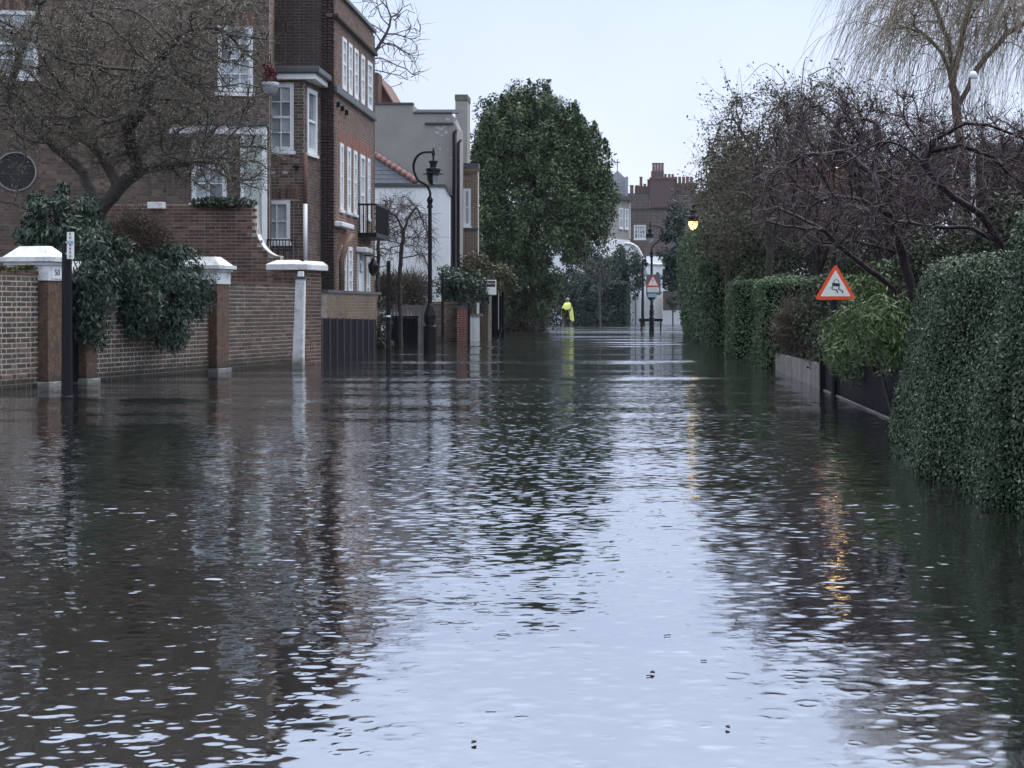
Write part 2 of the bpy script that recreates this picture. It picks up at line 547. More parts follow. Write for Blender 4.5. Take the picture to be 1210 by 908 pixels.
def brick_wall(parent, fr, a0, a1, z0, z1, mat, mortar, holes=(), skips=(), top=None, thick=0.22, reveal=0.11,
               single=0, single_mat=None, seed=1, proud=0.007, scale=1.0, name='wall', single_from=None, circ=None, jw=1.0):
    """mortar body (with window openings) plus separate bricks standing proud of the joints"""
    o, u, n = fr
    zv = Vector((0, 0, 1))
    P = lambda a, b, c: o + u * a + zv * b + n * c
    rnd = random.Random(seed)
    mb = MB()
    if top is None:
        xs = sorted(set([a0, a1] + [min(max(h[i], a0), a1) for h in holes for i in (0, 1)]))
        zs = sorted(set([z0, z1] + [min(max(h[i], z0), z1) for h in holes for i in (2, 3)]))
        for i in range(len(xs) - 1):
            for j in range(len(zs) - 1):
                ca, cb = (xs[i] + xs[i + 1]) / 2, (zs[j] + zs[j + 1]) / 2
                if any(h[0] < ca < h[1] and h[2] < cb < h[3] for h in holes):
                    continue
                mb.add([P(xs[i], zs[j], 0), P(xs[i + 1], zs[j], 0), P(xs[i + 1], zs[j + 1], 0), P(xs[i], zs[j + 1], 0)], [(0, 1, 2, 3)])
        for h in holes:
            c = [(h[0], h[2]), (h[1], h[2]), (h[1], h[3]), (h[0], h[3])]
            for k in range(4):
                q, w = c[k], c[(k + 1) % 4]
                mb.add([P(q[0], q[1], 0), P(q[0], q[1], -reveal), P(w[0], w[1], -reveal), P(w[0], w[1], 0)], [(0, 1, 2, 3)])
            mb.add([P(h[0], h[2], -reveal - .06), P(h[1], h[2], -reveal - .06), P(h[1], h[3], -reveal - .06), P(h[0], h[3], -reveal - .06)], [(0, 1, 2, 3)])
        b = [P(a0, z0, 0), P(a1, z0, 0), P(a1, z1, 0), P(a0, z1, 0), P(a0, z0, -thick), P(a1, z0, -thick), P(a1, z1, -thick), P(a0, z1, -thick)]
        mb.add(b, [(4, 7, 6, 5), (3, 2, 6, 7), (0, 3, 7, 4), (1, 5, 6, 2)])
        topf = lambda a: z1
    else:
        topf = top
        k = max(2, int((a1 - a0) / 0.06))
        st = [a0 + (a1 - a0) * i / k for i in range(k + 1)]
        for i in range(k):
            q, w = st[i], st[i + 1]
            mb.add([P(q, z0, 0), P(w, z0, 0), P(w, top(w), 0), P(q, top(q), 0)], [(0, 1, 2, 3)])
            mb.add([P(q, z0, -thick), P(w, z0, -thick), P(w, top(w), -thick), P(q, top(q), -thick)], [(3, 2, 1, 0)])
            mb.add([P(q, top(q), 0), P(w, top(w), 0), P(w, top(w), -thick), P(q, top(q), -thick)], [(0, 1, 2, 3)])
        for q in (a0, a1):
            mb.add([P(q, z0, 0), P(q, top(q), 0), P(q, top(q), -thick), P(q, z0, -thick)], [(0, 1, 2, 3)])
    body = mb.build(name, mortar, parent)
    ch, bh, bl, hl, j = 0.075 * scale, (0.075 - .0125 * jw) * scale, (0.2255 - .0105 * (1.8 * jw - .8)) * scale, (.113 - .0105 * (1.8 * jw - .8)) * scale, 0.0105 * (1.8 * jw - .8) * scale
    bricks = []
    row = 0
    z = z0
    while z + bh * 0.6 < z1:
        zc = z + bh / 2
        cuts = [(h[0], h[1]) for h in list(holes) + list(skips) if h[2] < zc < h[3]]
        if circ and abs(zc - circ[1]) < circ[2]:
            w_ = math.sqrt(circ[2] ** 2 - (zc - circ[1]) ** 2)
            cuts.append((circ[0] - w_, circ[0] + w_))
        a = a0 - (hl * 0.5 + j if row % 2 else bl * 0.25) - 0.02 * scale
        i = row % 2
        while a < a1:
            l = bl if i % 2 == 0 else hl
            for s0, s1 in sub_intervals(max(a, a0 + .002), min(a + l, a1 - .002), cuts):
                if topf((s0 + s1) / 2) >= z + bh * 0.8:
                    bricks.append((s0, s1, z, min(z + bh, z1)))
            a += l + j
            i += 1
        z += ch
        row += 1
    if single_from is not None:
        bricks.sort(key=single_from)
    for q, w, zb, zt in bricks[:single]:
        l = round((w - q) / 0.01) * 0.01
        key = (l, round(zt - zb, 3), tuple(round(c, 4) for c in u), proud)
        if key not in BRICK_CACHE:
            m_ = MB()
            hw, hh, ch_ = l / 2, (zt - zb) / 2, 0.004
            ring = lambda s, t, c: [u * (-s) + zv * (-t) + n * c, u * s + zv * (-t) + n * c, u * s + zv * t + n * c, u * (-s) + zv * t + n * c]
            vs = ring(hw, hh, -0.004) + ring(hw, hh, proud - ch_) + ring(hw - ch_, hh - ch_, proud)
            fs = [(8, 9, 10, 11)]
            for r_ in (0, 4):
                for k in range(4):
                    k2 = (k + 1) % 4
                    fs.append((r_ + k, r_ + k2, r_ + 4 + k2, r_ + 4 + k))
            m_.add(vs, fs)
            me = bpy.data.meshes.new('brick')
            me.from_pydata([tuple(p) for p in m_.v], [], m_.f)
            me.materials.append(single_mat)
            BRICK_CACHE[key] = me
        ob = link_mesh('brick', BRICK_CACHE[key], parent, P((q + w) / 2, (zb + zt) / 2, rnd.uniform(-0.002, 0.002)))
    rest = bricks[single:]
    if rest:
        V = []
        for q, w, zb, zt in rest:
            c = proud + rnd.uniform(-0.002, 0.002)
            tl = rnd.uniform(-0.001, 0.001)
            p = [P(q, zb, c), P(w, zb, c + tl), P(w, zt, c + tl), P(q, zt, c)]
            b = [P(q, zb, -.002), P(w, zb, -.002), P(w, zt, -.002), P(q, zt, -.002)]
            V.append(p + b)
        mb2 = MB()
        for c in V:
            mb2.add(c, [(0, 1, 2, 3), (4, 5, 1, 0), (5, 6, 2, 1), (6, 7, 3, 2), (7, 4, 0, 3)])
        bo = mb2.build('brickwork', mat, parent)
        bo['kind'] = 'stuff'
    return body


def soldier(parent, fr, a0, a1, z0, z1, mat, w=0.065, splay=0.0, name='lintel'):
    """flat arch of upright bricks"""
    o, u, n = fr
    zv = Vector((0, 0, 1))
    P = lambda a, b, c: o + u * a + zv * b + n * c
    k = max(2, int((a1 - a0) / (w + 0.01)))
    mb = MB()
    mid = (a0 + a1) / 2
    for i in range(k):
        q = a0 + (a1 - a0) * i / k + 0.004
        e_ = a0 + (a1 - a0) * (i + 1) / k - 0.004
        t = lambda a: a + (a - mid) * splay
        c = 0.011
        mb.hexa([P(q, z0, c), P(e_, z0, c), P(e_, z0, 0.001), P(q, z0, 0.001), P(t(q), z1, c), P(t(e_), z1, c), P(t(e_), z1, 0.001), P(t(q), z1, 0.001)])
    return mb.build(name, mat, parent)


def window(parent, fr, a0, a1, z0, z1, depth=0.1, nx=2, ny=2, sash=True, mat=None, glass=None, fw=0.07, bar=0.024, sill=True, proud=0.04):
    """white sash window: frame with glazing bars, every pane a piece of its own, a sill"""
    mat = mat or M['white']
    glass = glass or M['glass']
    mb = MB()
    c1, c0 = -depth + proud, -depth - 0.05
    mb.fbox(fr, a0, a0 + fw, z0, z1, c0, c1)
    mb.fbox(fr, a1 - fw, a1, z0, z1, c0, c1)
    mb.fbox(fr, a0 + fw, a1 - fw, z1 - fw, z1, c0, c1 - 0.002)
    mb.fbox(fr, a0 + fw, a1 - fw, z0, z0 + fw * 1.2, c0, c1 - 0.002)
    ia0, ia1, iz0, iz1 = a0 + fw, a1 - fw, z0 + fw * 1.2, z1 - fw
    halves = [(iz0, iz1)]
    if sash:
        zm = (iz0 + iz1) / 2
        mb.fbox(fr, ia0, ia1, zm - 0.028, zm + 0.028, c0, c1 - 0.012)
        halves = [(iz0, zm - 0.028), (zm + 0.028, iz1)]
    nyh = max(1, ny // len(halves))
    panes = []
    for h0, h1 in halves:
        for i in range(1, nx):
            a = ia0 + (ia1 - ia0) * i / nx
            mb.fbox(fr, a - bar / 2, a + bar / 2, h0, h1, c0 + 0.01, c1 - 0.02)
        for j in range(1, nyh):
            z = h0 + (h1 - h0) * j / nyh
            mb.fbox(fr, ia0, ia1, z - bar / 2, z + bar / 2, c0 + 0.012, c1 - 0.022)
        for i in range(nx):
            for j in range(nyh):
                panes.append((ia0 + (ia1 - ia0) * (i + .5) / nx, h0 + (h1 - h0) * (j + .5) / nyh))
    w = mb.build('window', mat, parent)
    o, u, n = fr
    pw, ph = (ia1 - ia0) / nx, (halves[0][1] - halves[0][0]) / nyh
    zv = Vector((0, 0, 1))
    me = None
    for a, z in panes:
        loc = o + u * a + zv * z + n * (-depth - 0.015)
        if me is None:
            m_ = MB().fbox((Vector((0, 0, 0)), u, n), -pw / 2, pw / 2, -ph / 2, ph / 2, -0.008, 0.004)
            me = bpy.data.meshes.new('pane')
            me.from_pydata(m_.v, [], m_.f)
            me.materials.append(glass)
        link_mesh('pane', me, w, loc)
    if sill:
        MB().fbox(fr, a0 - 0.05, a1 + 0.05, z0 - 0.075, z0 - 0.002, -depth - 0.02, 0.06).build('sill', mat, w)
    return w


def text_mesh(name, s, size, mat, parent, loc, u=Vector((1, 0, 0)), up=Vector((0, 0, 1)), align='CENTER', ext=0.002):
    c = bpy.data.curves.new(name, 'FONT')
    c.body = s
    c.size = size
    c.align_x = align
    c.align_y = 'CENTER'
    c.extrude = ext
    c.resolution_u = 2
    tmp = bpy.data.objects.new('tmp', c)
    COL.objects.link(tmp)
    me = bpy.data.meshes.new_from_object(tmp.evaluated_get(bpy.context.evaluated_depsgraph_get()))
    bpy.data.objects.remove(tmp)
    nn = u.cross(up)
    me.transform(Matrix(((u.x, up.x, nn.x, 0), (u.y, up.y, nn.y, 0), (u.z, up.z, nn.z, 0), (0, 0, 0, 1))))
    me.materials.clear()
    me.materials.append(mat)
    me.name = name
    return link_mesh(name, me, parent, loc)


# ------------------------------------------------------------------ leaves
def leaf_quads(P, Nn, L, Wd, rng, tilt=0.6, down=0.0, fold=0.12):
    """P (n,3) positions, Nn (n,3) outward directions -> (4n,3) folded diamond leaves"""
    n = len(P)
    rnd = rng.normal(size=(n, 3))
    m = Nn + rnd * tilt
    m /= np.linalg.norm(m, axis=1, keepdims=True) + 1e-9
    t = rng.normal(size=(n, 3))
    t[:, 2] -= down * 2.0
    t += Nn * down * 0.6
    t -= m * np.sum(t * m, axis=1, keepdims=True)
    t /= np.linalg.norm(t, axis=1, keepdims=True) + 1e-9
    b = np.cross(m, t)
    s = rng.uniform(0.65, 1.25, size=(n, 1))
    l, w = L * s, Wd * s
    v = np.empty((n, 4, 3))
    v[:, 0] = P - t * l * 0.5
    v[:, 1] = P + b * w * 0.5 + m * w * fold - t * l * 0.05
    v[:, 2] = P + t * l * 0.5
    v[:, 3] = P - b * w * 0.5 + m * w * fold - t * l * 0.05
    return v.reshape(-1, 3)


def clumps(center, rad, k, sub, n, rng, shell=0.35, stretch=1.0, up=0.0):
    """leaf positions gathered in k clumps spread through an ellipsoid"""
    c = rng.normal(size=(k, 3))
    c /= np.linalg.norm(c, axis=1, keepdims=True)
    r = rng.uniform(shell, 1.0, size=(k, 1)) ** 0.6
    c = c * r
    cc = np.array(center) + c * np.array(rad)
    idx = rng.integers(0, k, n)
    d = rng.normal(size=(n, 3))
    d /= np.linalg.norm(d, axis=1, keepdims=True)
    rr = rng.uniform(0.25, 1, size=(n, 1)) ** 0.5
    ss = rng.uniform(0.6, 1.3, size=(k, 1))[idx] * sub
    off = d * rr * ss
    off[:, 2] *= stretch
    P = cc[idx] + off
    out = d * 0.7 + c[idx] * 0.6
    out[:, 2] += up
    out /= np.linalg.norm(out, axis=1, keepdims=True) + 1e-9
    return P, out


def box_surface(x0, x1, y0, y1, z0, z1, n, rng, round_=0.25, lump=0.04, faces='xXyYZ', seed=0):
    """points on a clipped hedge: rounded box with soft lumps"""
    A = {'x': (y1 - y0) * (z1 - z0), 'X': (y1 - y0) * (z1 - z0), 'y': (x1 - x0) * (z1 - z0), 'Y': (x1 - x0) * (z1 - z0), 'Z': (x1 - x0) * (y1 - y0)}
    tot = sum(A[f] for f in faces)
    Ps, Ns = [], []
    for f in faces:
        k = int(n * A[f] / tot)
        p = np.column_stack([rng.uniform(x0, x1, k), rng.uniform(y0, y1, k), rng.uniform(z0, z1, k)])
        nn = np.zeros((k, 3))
        ax = {'x': 0, 'X': 0, 'y': 1, 'Y': 1, 'Z': 2}[f]
        val = {'x': x0, 'X': x1, 'y': y0, 'Y': y1, 'Z': z1}[f]
        p[:, ax] = val
        nn[:, ax] = 1 if f in 'XYZ' else -1
        Ps.append(p)
        Ns.append(nn)
    P = np.vstack(Ps)
    Nn = np.vstack(Ns)
    r = round_
    lo = np.array([x0 + r, y0 + r, -1e3])
    hi = np.array([x1 - r, y1 - r, z1 - r])
    q = np.clip(P, lo, hi)
    d = P - q
    ln = np.linalg.norm(d, axis=1, keepdims=True)
    m = ln[:, 0] > 1e-6
    P[m] = q[m] + d[m] / ln[m] * np.minimum(ln[m], r)
    Nn[m] = d[m] / ln[m]
    w = (np.sin(P[:, 0] * 5.1 + seed) * np.sin(P[:, 1] * 3.7 + seed * 2) + np.sin(P[:, 2] * 6.3 + P[:, 1] * 2.9 + seed) * 0.7)
    P = P + Nn * (w * lump + rng.normal(size=len(P)) * lump * 0.4)[:, None]
    return P, Nn


def leaf_obj(name, V, mat, parent):
    return np_mesh(name, V, 4, mat, parent, kind='stuff')


# ------------------------------------------------------------------ bare wood
def grow(trunks, attract, step, infl, kill, iters, rng, bend=(0, 0, 0), jit=0.25):
    """branches that reach for points spread through the crown; returns nodes, parents"""
    nodes, par = [], []
    for tr in trunks:
        last = -1
        start = 0
        if isinstance(tr, tuple):          # (index of node to start from nearest, polyline)
            pass
        pts = [Vector(p) for p in tr]
        if nodes:
            d = [(Vector(q) - pts[0]).length for q in nodes]
            k = int(np.argmin(d))
            if d[k] < step * 2.5:
                last = k
        if last < 0:
            nodes.append(pts[0].copy())
            par.append(-1)
            last = len(nodes) - 1
        for a, b in zip(pts[:-1], pts[1:]):
            k = max(1, int((b - a).length / step))
            for i in range(1, k + 1):
                nodes.append(a.lerp(b, i / k) + Vector(rng.normal(size=3) * step * 0.06))
                par.append(last)
                last = len(nodes) - 1
    att = [Vector(a) for a in attract]
    bend = Vector(bend)
    for it in range(iters):
        kd = kdtree.KDTree(len(nodes))
        for i, p in enumerate(nodes):
            kd.insert(p, i)
        kd.balance()
        acc = {}
        keep = []
        for a in att:
            co, i, d = kd.find(a)
            if d < kill:
                continue
            keep.append(a)
            if d < infl:
                v = (a - co) / d
                acc[i] = acc[i] + v if i in acc else v.copy()
        att = keep
        if not acc:
            break
        for i, v in acc.items():
            v = v.normalized() + bend + Vector(rng.normal(size=3) * jit)
            if par[i] >= 0:
                v += (nodes[i] - nodes[par[i]]).normalized() * 0.35
            v.normalize()
            nodes.append(nodes[i] + v * step)
            par.append(i)
        if len(nodes) > 9000:
            break
    return nodes, par


def radii(par, tip, expo=2.3, base_max=None):
    n = len(par)
    acc = [0.0] * n
    ch = [0] * n
    for i in range(n - 1, -1, -1):
        if acc[i] == 0:
            acc[i] = tip ** expo
        if par[i] >= 0:
            acc[par[i]] += acc[i]
    r = [a ** (1 / expo) for a in acc]
    if base_max:
        r = [min(x, base_max) for x in r]
    return r


def wood_mesh(name, nodes, par, r, mat, parent, thin=0.02):
    mb = MB()
    for i, p in enumerate(par):
        if p < 0:
            continue
        a, b = nodes[p], nodes[i]
        d = b - a
        if d.length < 1e-6:
            continue
        k = 3 if r[i] < thin * 0.5 else (5 if r[i] < thin * 2 else 9)
        ra = min(r[p], r[i] * 1.35)
        mb.tube([a - d * 0.04, b + d * 0.04], [ra, r[i]], k, cap=False)
    return mb.build(name, mat, parent, smooth=True)


def twigs(nodes, par, r, rng, thr, per, length, rad, droop=0.0, up=0.0, spread=0.8, segs=3):
    """fine shoots from the outer branches: (k,segs+1,3) polylines"""
    out = []
    for i, p in enumerate(par):
        if p < 0 or r[i] > thr:
            continue
        k = rng.poisson(per)
        if k == 0:
            continue
        d = (nodes[i] - nodes[p]).normalized()
        for _ in range(k):
            v = np.array(d) * 0.8 + rng.normal(size=3) * spread
            v[2] += up
            v /= np.linalg.norm(v) + 1e-9
            L = length * rng.uniform(0.4, 1.5)
            pts = [np.array(nodes[i].lerp(nodes[p], rng.uniform()))]
            for s in range(segs):
                v = v + rng.normal(size=3) * 0.22
                v[2] += up * 0.2 - droop
                v /= np.linalg.norm(v) + 1e-9
                pts.append(pts[-1] + v * L / segs)
            out.append(pts)
    return np.array(out) if out else np.zeros((0, segs + 1, 3))


def twig_mesh(name, tw, rad, mat, parent, rng):
    """three-sided slivers along the polylines"""
    if len(tw) == 0:
        return None
    n, s, _ = tw.shape
    a = rng.normal(size=(n, 1, 3))
    t = np.diff(tw, axis=1)
    t = np.concatenate([t, t[:, -1:]], axis=1)
    t /= np.linalg.norm(t, axis=2, keepdims=True) + 1e-9
    b = np.cross(t, np.broadcast_to(a, t.shape))
    b /= np.linalg.norm(b, axis=2, keepdims=True) + 1e-9
    c = np.cross(t, b)
    rr = rad * np.linspace(1.0, 0.45, s)[None, :, None] * rng.uniform(0.7, 1.4, size=(n, 1, 1))
    ring = [tw + (b * math.cos(k * 2.0944) + c * math.sin(k * 2.0944)) * rr for k in range(3)]
    V = np.stack(ring, axis=2)           # n,s,3,3
    verts = V.reshape(-1, 3)
    base = np.arange(n)[:, None, None, None] * (s * 3)
    i = np.arange(s - 1)[None, :, None, None] * 3
    k = np.arange(3)[None, None, :, None]
    k2 = (k + 1) % 3
    quad = np.concatenate([base + i + k, base + i + k2, base + i + 3 + k2, base + i + 3 + k], axis=3).reshape(-1, 4)
    loc = np.array(OFF[parent])
    me = bpy.data.meshes.new(name)
    me.vertices.add(len(verts))
    me.vertices.foreach_set('co', (verts - loc).astype(np.float32).ravel())
    me.loops.add(len(quad) * 4)
    me.loops.foreach_set('vertex_index', quad.astype(np.int32).ravel())
    me.polygons.add(len(quad))
    me.polygons.foreach_set('loop_start', np.arange(0, len(quad) * 4, 4, dtype=np.int32))
    me.materials.append(mat)
    me.update(calc_edges=True)
    o = link_mesh(name, me, parent, Vector(loc))
    o['kind'] = 'stuff'
    return o


def ell(center, rad, n, rng, inner=0.0):
    d = rng.normal(size=(n, 3))
    d /= np.linalg.norm(d, axis=1, keepdims=True)
    r = rng.uniform(inner ** 3, 1, size=(n, 1)) ** (1 / 3)
    return np.array(center) + d * r * np.array(rad)


def ellp(x, y, D, rx, ry, rd, n, rng, inner=0.0):
    """ellipsoid given by photo position, distance and pixel radii"""
    c = W(x, y, D)
    return ell(c, (rx * D / F, rd, ry * D / F), n, rng, inner)
# ------------------------------------------------------------------ ground and flood water
def sheet(name, pts, z, mat):
    mb = MB().add([(x, y, z) for x, y in pts], [tuple(range(len(pts)))])
    o = mb.build(name, mat, None, loc=(pts[0][0], pts[0][1], z))
    return tag(o, kind='structure')


WL = lambda D: -9.05 + 0.24 * (D - 22)          # street face of the left garden wall
sheet('ground', [(-900, -300), (900, -300), (900, 1500), (-900, 1500)], -0.45, M['soil'])
sheet('road', [(-5.4, -12), (1.2, -12), (1.2, 110), (-4.4, 110), (-4.4, 32)], -0.22, M['asphalt'])
# pavements are real steps above the carriageway, all of it under water today
g = MB().box(1.2, 2.65, -12, 110, -0.4, -0.11)
tag(g.build('pavement', M['pave'], None, loc=(1.2, -12, -0.4)), kind='structure')
g = MB()
g.add([(-9.9, 14, -.4), (-7.2, 14, -.4), (-4.4, 32, -.4), (-4.4, 105, -.4), (-6.4, 105, -.4), (-6.4, 32.5, -.4),
       (-9.9, 14, -.11), (-7.2, 14, -.11), (-4.4, 32, -.11), (-4.4, 105, -.11), (-6.4, 105, -.11), (-6.4, 32.5, -.11)],
      [(6, 7, 8, 9, 10, 11), (0, 1, 7, 6), (1, 2, 8, 7), (2, 3, 9, 8), (3, 4, 10, 9), (4, 5, 11, 10), (5, 0, 6, 11)])
tag(g.build('pavement', M['pave'], None, loc=(-9.9, 14, -.4)), kind='structure')
# garden soil behind the walls and hedges, just out of the water
g = MB()
ga = [(-60, 10), (WL(10) - .28, 10), (WL(32.3) - .28, 32.3), (-7.3, 33), (-7.3, 100), (-60, 100)]
g.prism([Vector((x, y, -.44)) for x, y in ga], (0, 0, .56))
tag(g.build('garden_ground', M['soil'], None, loc=(-60, 10, -.44)), kind='structure')
g = MB()
ga = [(2.95, 5), (60, 5), (60, 61), (2.95, 61)]
g.prism([Vector((x, y, -.44)) for x, y in ga], (0, 0, .54))
tag(g.build('garden_ground', M['soil'], None, loc=(2.95, 5, -.44)), kind='structure')


def water_mat():
    m, t, p = new_mat('flood_water')
    L = t.links
    geo = N(t, 'ShaderNodeNewGeometry')

    def vec(sx, sy, lx=0, ly=0, rot=0):
        mp = N(t, 'ShaderNodeMapping')
        mp.inputs['Scale'].default_value = (sx, sy, 1)
        mp.inputs['Location'].default_value = (lx, ly, 0)
        mp.inputs['Rotation'].default_value = (0, 0, rot)
        L.new(geo.outputs['Position'], mp.inputs[0])
        return mp.outputs[0]

    def math_(op, a, b=None, c=None):
        n = N(t, 'ShaderNodeMath', operation=op)
        for i, q in enumerate((a, b, c)):
            if q is None:
                continue
            if isinstance(q, (int, float)):
                n.inputs[i].default_value = q
            else:
                L.new(q, n.inputs[i])
        return n.outputs[0]

    def noise(v, scale, det=2, rough=0.5):
        n = N(t, 'ShaderNodeTexNoise', Scale=scale, Detail=det, Roughness=rough)
        n.noise_dimensions = '2D'
        L.new(v, n.inputs['Vector'])
        return n.outputs[0]

    def rng_(x, a, b, c, d):
        n = N(t, 'ShaderNodeMapRange')
        n.inputs[1].default_value = a
        n.inputs[2].default_value = b
        n.inputs[3].default_value = c
        n.inputs[4].default_value = d
        L.new(x, n.inputs[0])
        return n.outputs[0]

    def rings(scale, k, amp, lx, ly, thresh, spread):
        v = N(t, 'ShaderNodeTexVoronoi', Scale=scale)
        v.voronoi_dimensions = '2D'
        v.feature = 'F1'
        L.new(vec(1, 1, lx, ly), v.inputs['Vector'])
        d = v.outputs['Distance']
        sc = N(t, 'ShaderNodeSeparateColor')
        L.new(v.outputs['Color'], sc.inputs[0])
        on = math_('GREATER_THAN', sc.outputs[0], thresh)
        size = rng_(sc.outputs[1], 0, 1, 0.05, spread)
        q = math_('DIVIDE', math_('SUBTRACT', d, size), k)
        env = math_('EXPONENT', math_('MULTIPLY', math_('MULTIPLY', q, q), -1.0))
        return math_('MULTIPLY', env, math_('MULTIPLY', math_('MULTIPLY', on, rng_(sc.outputs[2], 0, 1, 0.1, 1.3)), amp))

    # where the surface is ruffled by wind, where it lies calm
    ruff = rng_(noise(vec(0.16, 0.34, 3.3, 1.2), 1.0, 3), 0.40, 0.62, 0.0, 1.0)
    sep_ = N(t, 'ShaderNodeSeparateXYZ')
    L.new(geo.outputs['Position'], sep_.inputs[0])
    def slopes(v, scale, det, rough):
        n = N(t, 'ShaderNodeTexNoise', Scale=scale, Detail=det, Roughness=rough)
        n.noise_dimensions = '2D'
        L.new(v, n.inputs['Vector'])
        sb = N(t, 'ShaderNodeVectorMath', operation='SUBTRACT')
        L.new(n.outputs['Color'], sb.inputs[0])
        sb.inputs[1].default_value = (0.5, 0.5, 0.5)
        return sb.outputs[0]

    def vscale(v, f):
        n = N(t, 'ShaderNodeVectorMath', operation='SCALE')
        L.new(v, n.inputs[0])
        if isinstance(f, (int, float)):
            n.inputs['Scale'].default_value = f
        else:
            L.new(f, n.inputs['Scale'])
        return n.outputs[0]

    def vadd(a_, b_):
        n = N(t, 'ShaderNodeVectorMath', operation='ADD')
        L.new(a_, n.inputs[0])
        L.new(b_, n.inputs[1])
        return n.outputs[0]

    # surface slopes: long wash lines across the street, wavelets, fine chop where the wind ruffles it;
    # calm in the shelter near the hedge corner, livelier further along the open street
    open_ = rng_(sep_.outputs[1], 4.0, 26.0, 0.22, 1.0)
    wash = vscale(slopes(vec(0.07, 0.55, 1.7, 5.1, 0.04), 1.0, 2, 0.5), rng_(sep_.outputs[1], 20.0, 70.0, 0.20, 0.7))
    wavelet = vscale(slopes(vec(0.55, 3.0, 4.1, 0.3, -0.03), 1.0, 3, 0.6), rng_(ruff, 0, 1, 0.07, 0.17))
    chop = vscale(slopes(vec(6.0, 16.0), 1.0, 2, 0.6), rng_(ruff, 0, 1, 0.10, 0.30))
    # small pads of water still heaving where drops have fallen
    def pads(scale, lx, ly, amp, size):
        v = N(t, 'ShaderNodeTexVoronoi', Scale=scale)
        v.voronoi_dimensions = '2D'
        L.new(vec(.72, 1.3, lx, ly), v.inputs['Vector'])
        sb = N(t, 'ShaderNodeVectorMath', operation='SUBTRACT')
        L.new(v.outputs['Color'], sb.inputs[0])
        sb.inputs[1].default_value = (0.5, 0.78, 0.5)
        m_ = rng_(v.outputs['Distance'], 0.0, size * 1.2, amp * 1.5, 0.0)
        return vscale(sb.outputs[0], m_)
    pad = vadd(vadd(pads(4.6, 1.1, 2.3, 0.12, 0.20), pads(7.5, 5.1, 0.7, 0.12, 0.26)), pads(12.0, 3.9, 4.4, 0.12, 0.28))
    sl = vadd(vscale(vadd(vadd(wash, wavelet), chop), open_), vscale(vscale(pad, rng_(sep_.outputs[1], 4.5, 9.0, 0.42, 1.0)), rng_(sep_.outputs[1], 9.0, 22.0, 1.0, 0.5)))
    fl = N(t, 'ShaderNodeVectorMath', operation='MULTIPLY')
    L.new(sl, fl.inputs[0])
    fl.inputs[1].default_value = (0.6, 1.0, 0.0)
    up_ = N(t, 'ShaderNodeVectorMath', operation='ADD')
    L.new(fl.outputs[0], up_.inputs[0])
    up_.inputs[1].default_value = (0, 0, 1)
    nm = N(t, 'ShaderNodeVectorMath', operation='NORMALIZE')
    L.new(up_.outputs[0], nm.inputs[0])
    # rings where raindrops have just struck
    rain = math_('ADD', math_('ADD', rings(3.6, .075, 0.00062, 0.3, 0.9, 0.55, 0.32), rings(6.3, .085, 0.00050, 7.7, 3.1, 0.45, 0.28)),
                 rings(12.0, .11, 0.00036, 2.7, 8.1, 0.40, 0.28))
    bp = N(t, 'ShaderNodeBump', Strength=1.0, Distance=1.0)
    L.new(rain, bp.inputs['Height'])
    L.new(nm.outputs[0], bp.inputs['Normal'])
    silt = N(t, 'ShaderNodeValToRGB')
    silt.color_ramp.elements[0].position = 0.3
    silt.color_ramp.elements[0].color = (0.011, 0.011, 0.009, 1)
    silt.color_ramp.elements[1].position = 0.75
    silt.color_ramp.elements[1].color = (0.018, 0.017, 0.013, 1)
    L.new(noise(vec(0.2, 0.3), 1.0, 4), silt.inputs[0])
    L.new(silt.outputs[0], p.inputs['Base Color'])
    p.inputs['Roughness'].default_value = 0.03
    p.inputs['IOR'].default_value = WATER_IOR
    L.new(bp.outputs[0], p.inputs['Normal'])
    micro = rng_(sep_.outputs[1], 5.0, 24.0, 0.04, 0.085)
    L.new(micro, p.inputs['Roughness'])
    # second, mirror-like share added to the surface to brighten its reflections
    gl = N(t, 'ShaderNodeBsdfGlossy')
    gl.inputs['Color'].default_value = (0.88, 0.90, 0.96, 1)
    L.new(micro, gl.inputs['Roughness'])
    L.new(bp.outputs[0], gl.inputs['Normal'])
    ms = N(t, 'ShaderNodeMixShader')
    ms.inputs[0].default_value = 0.5
    L.new(p.outputs[0], ms.inputs[1])
    L.new(gl.outputs[0], ms.inputs[2])
    L.new(ms.outputs[0], t.nodes['Material Output'].inputs['Surface'])
    return m


WATER_IOR = 1.9
mb = MB().add([(-70, -20, 0), (70, -20, 0), (70, 160, 0), (-70, 160, 0)], [(0, 1, 2, 3)])
tag(mb.build('flood_water', water_mat(), None, loc=(0, 0, 0)), kind='structure')
# ------------------------------------------------------------------ left garden wall with its gateways
rng = np.random.default_rng(7)
WF, WLEN = frame((WL(22), 22), (WL(32), 32))
LEFTMOST = lambda b: b[0]


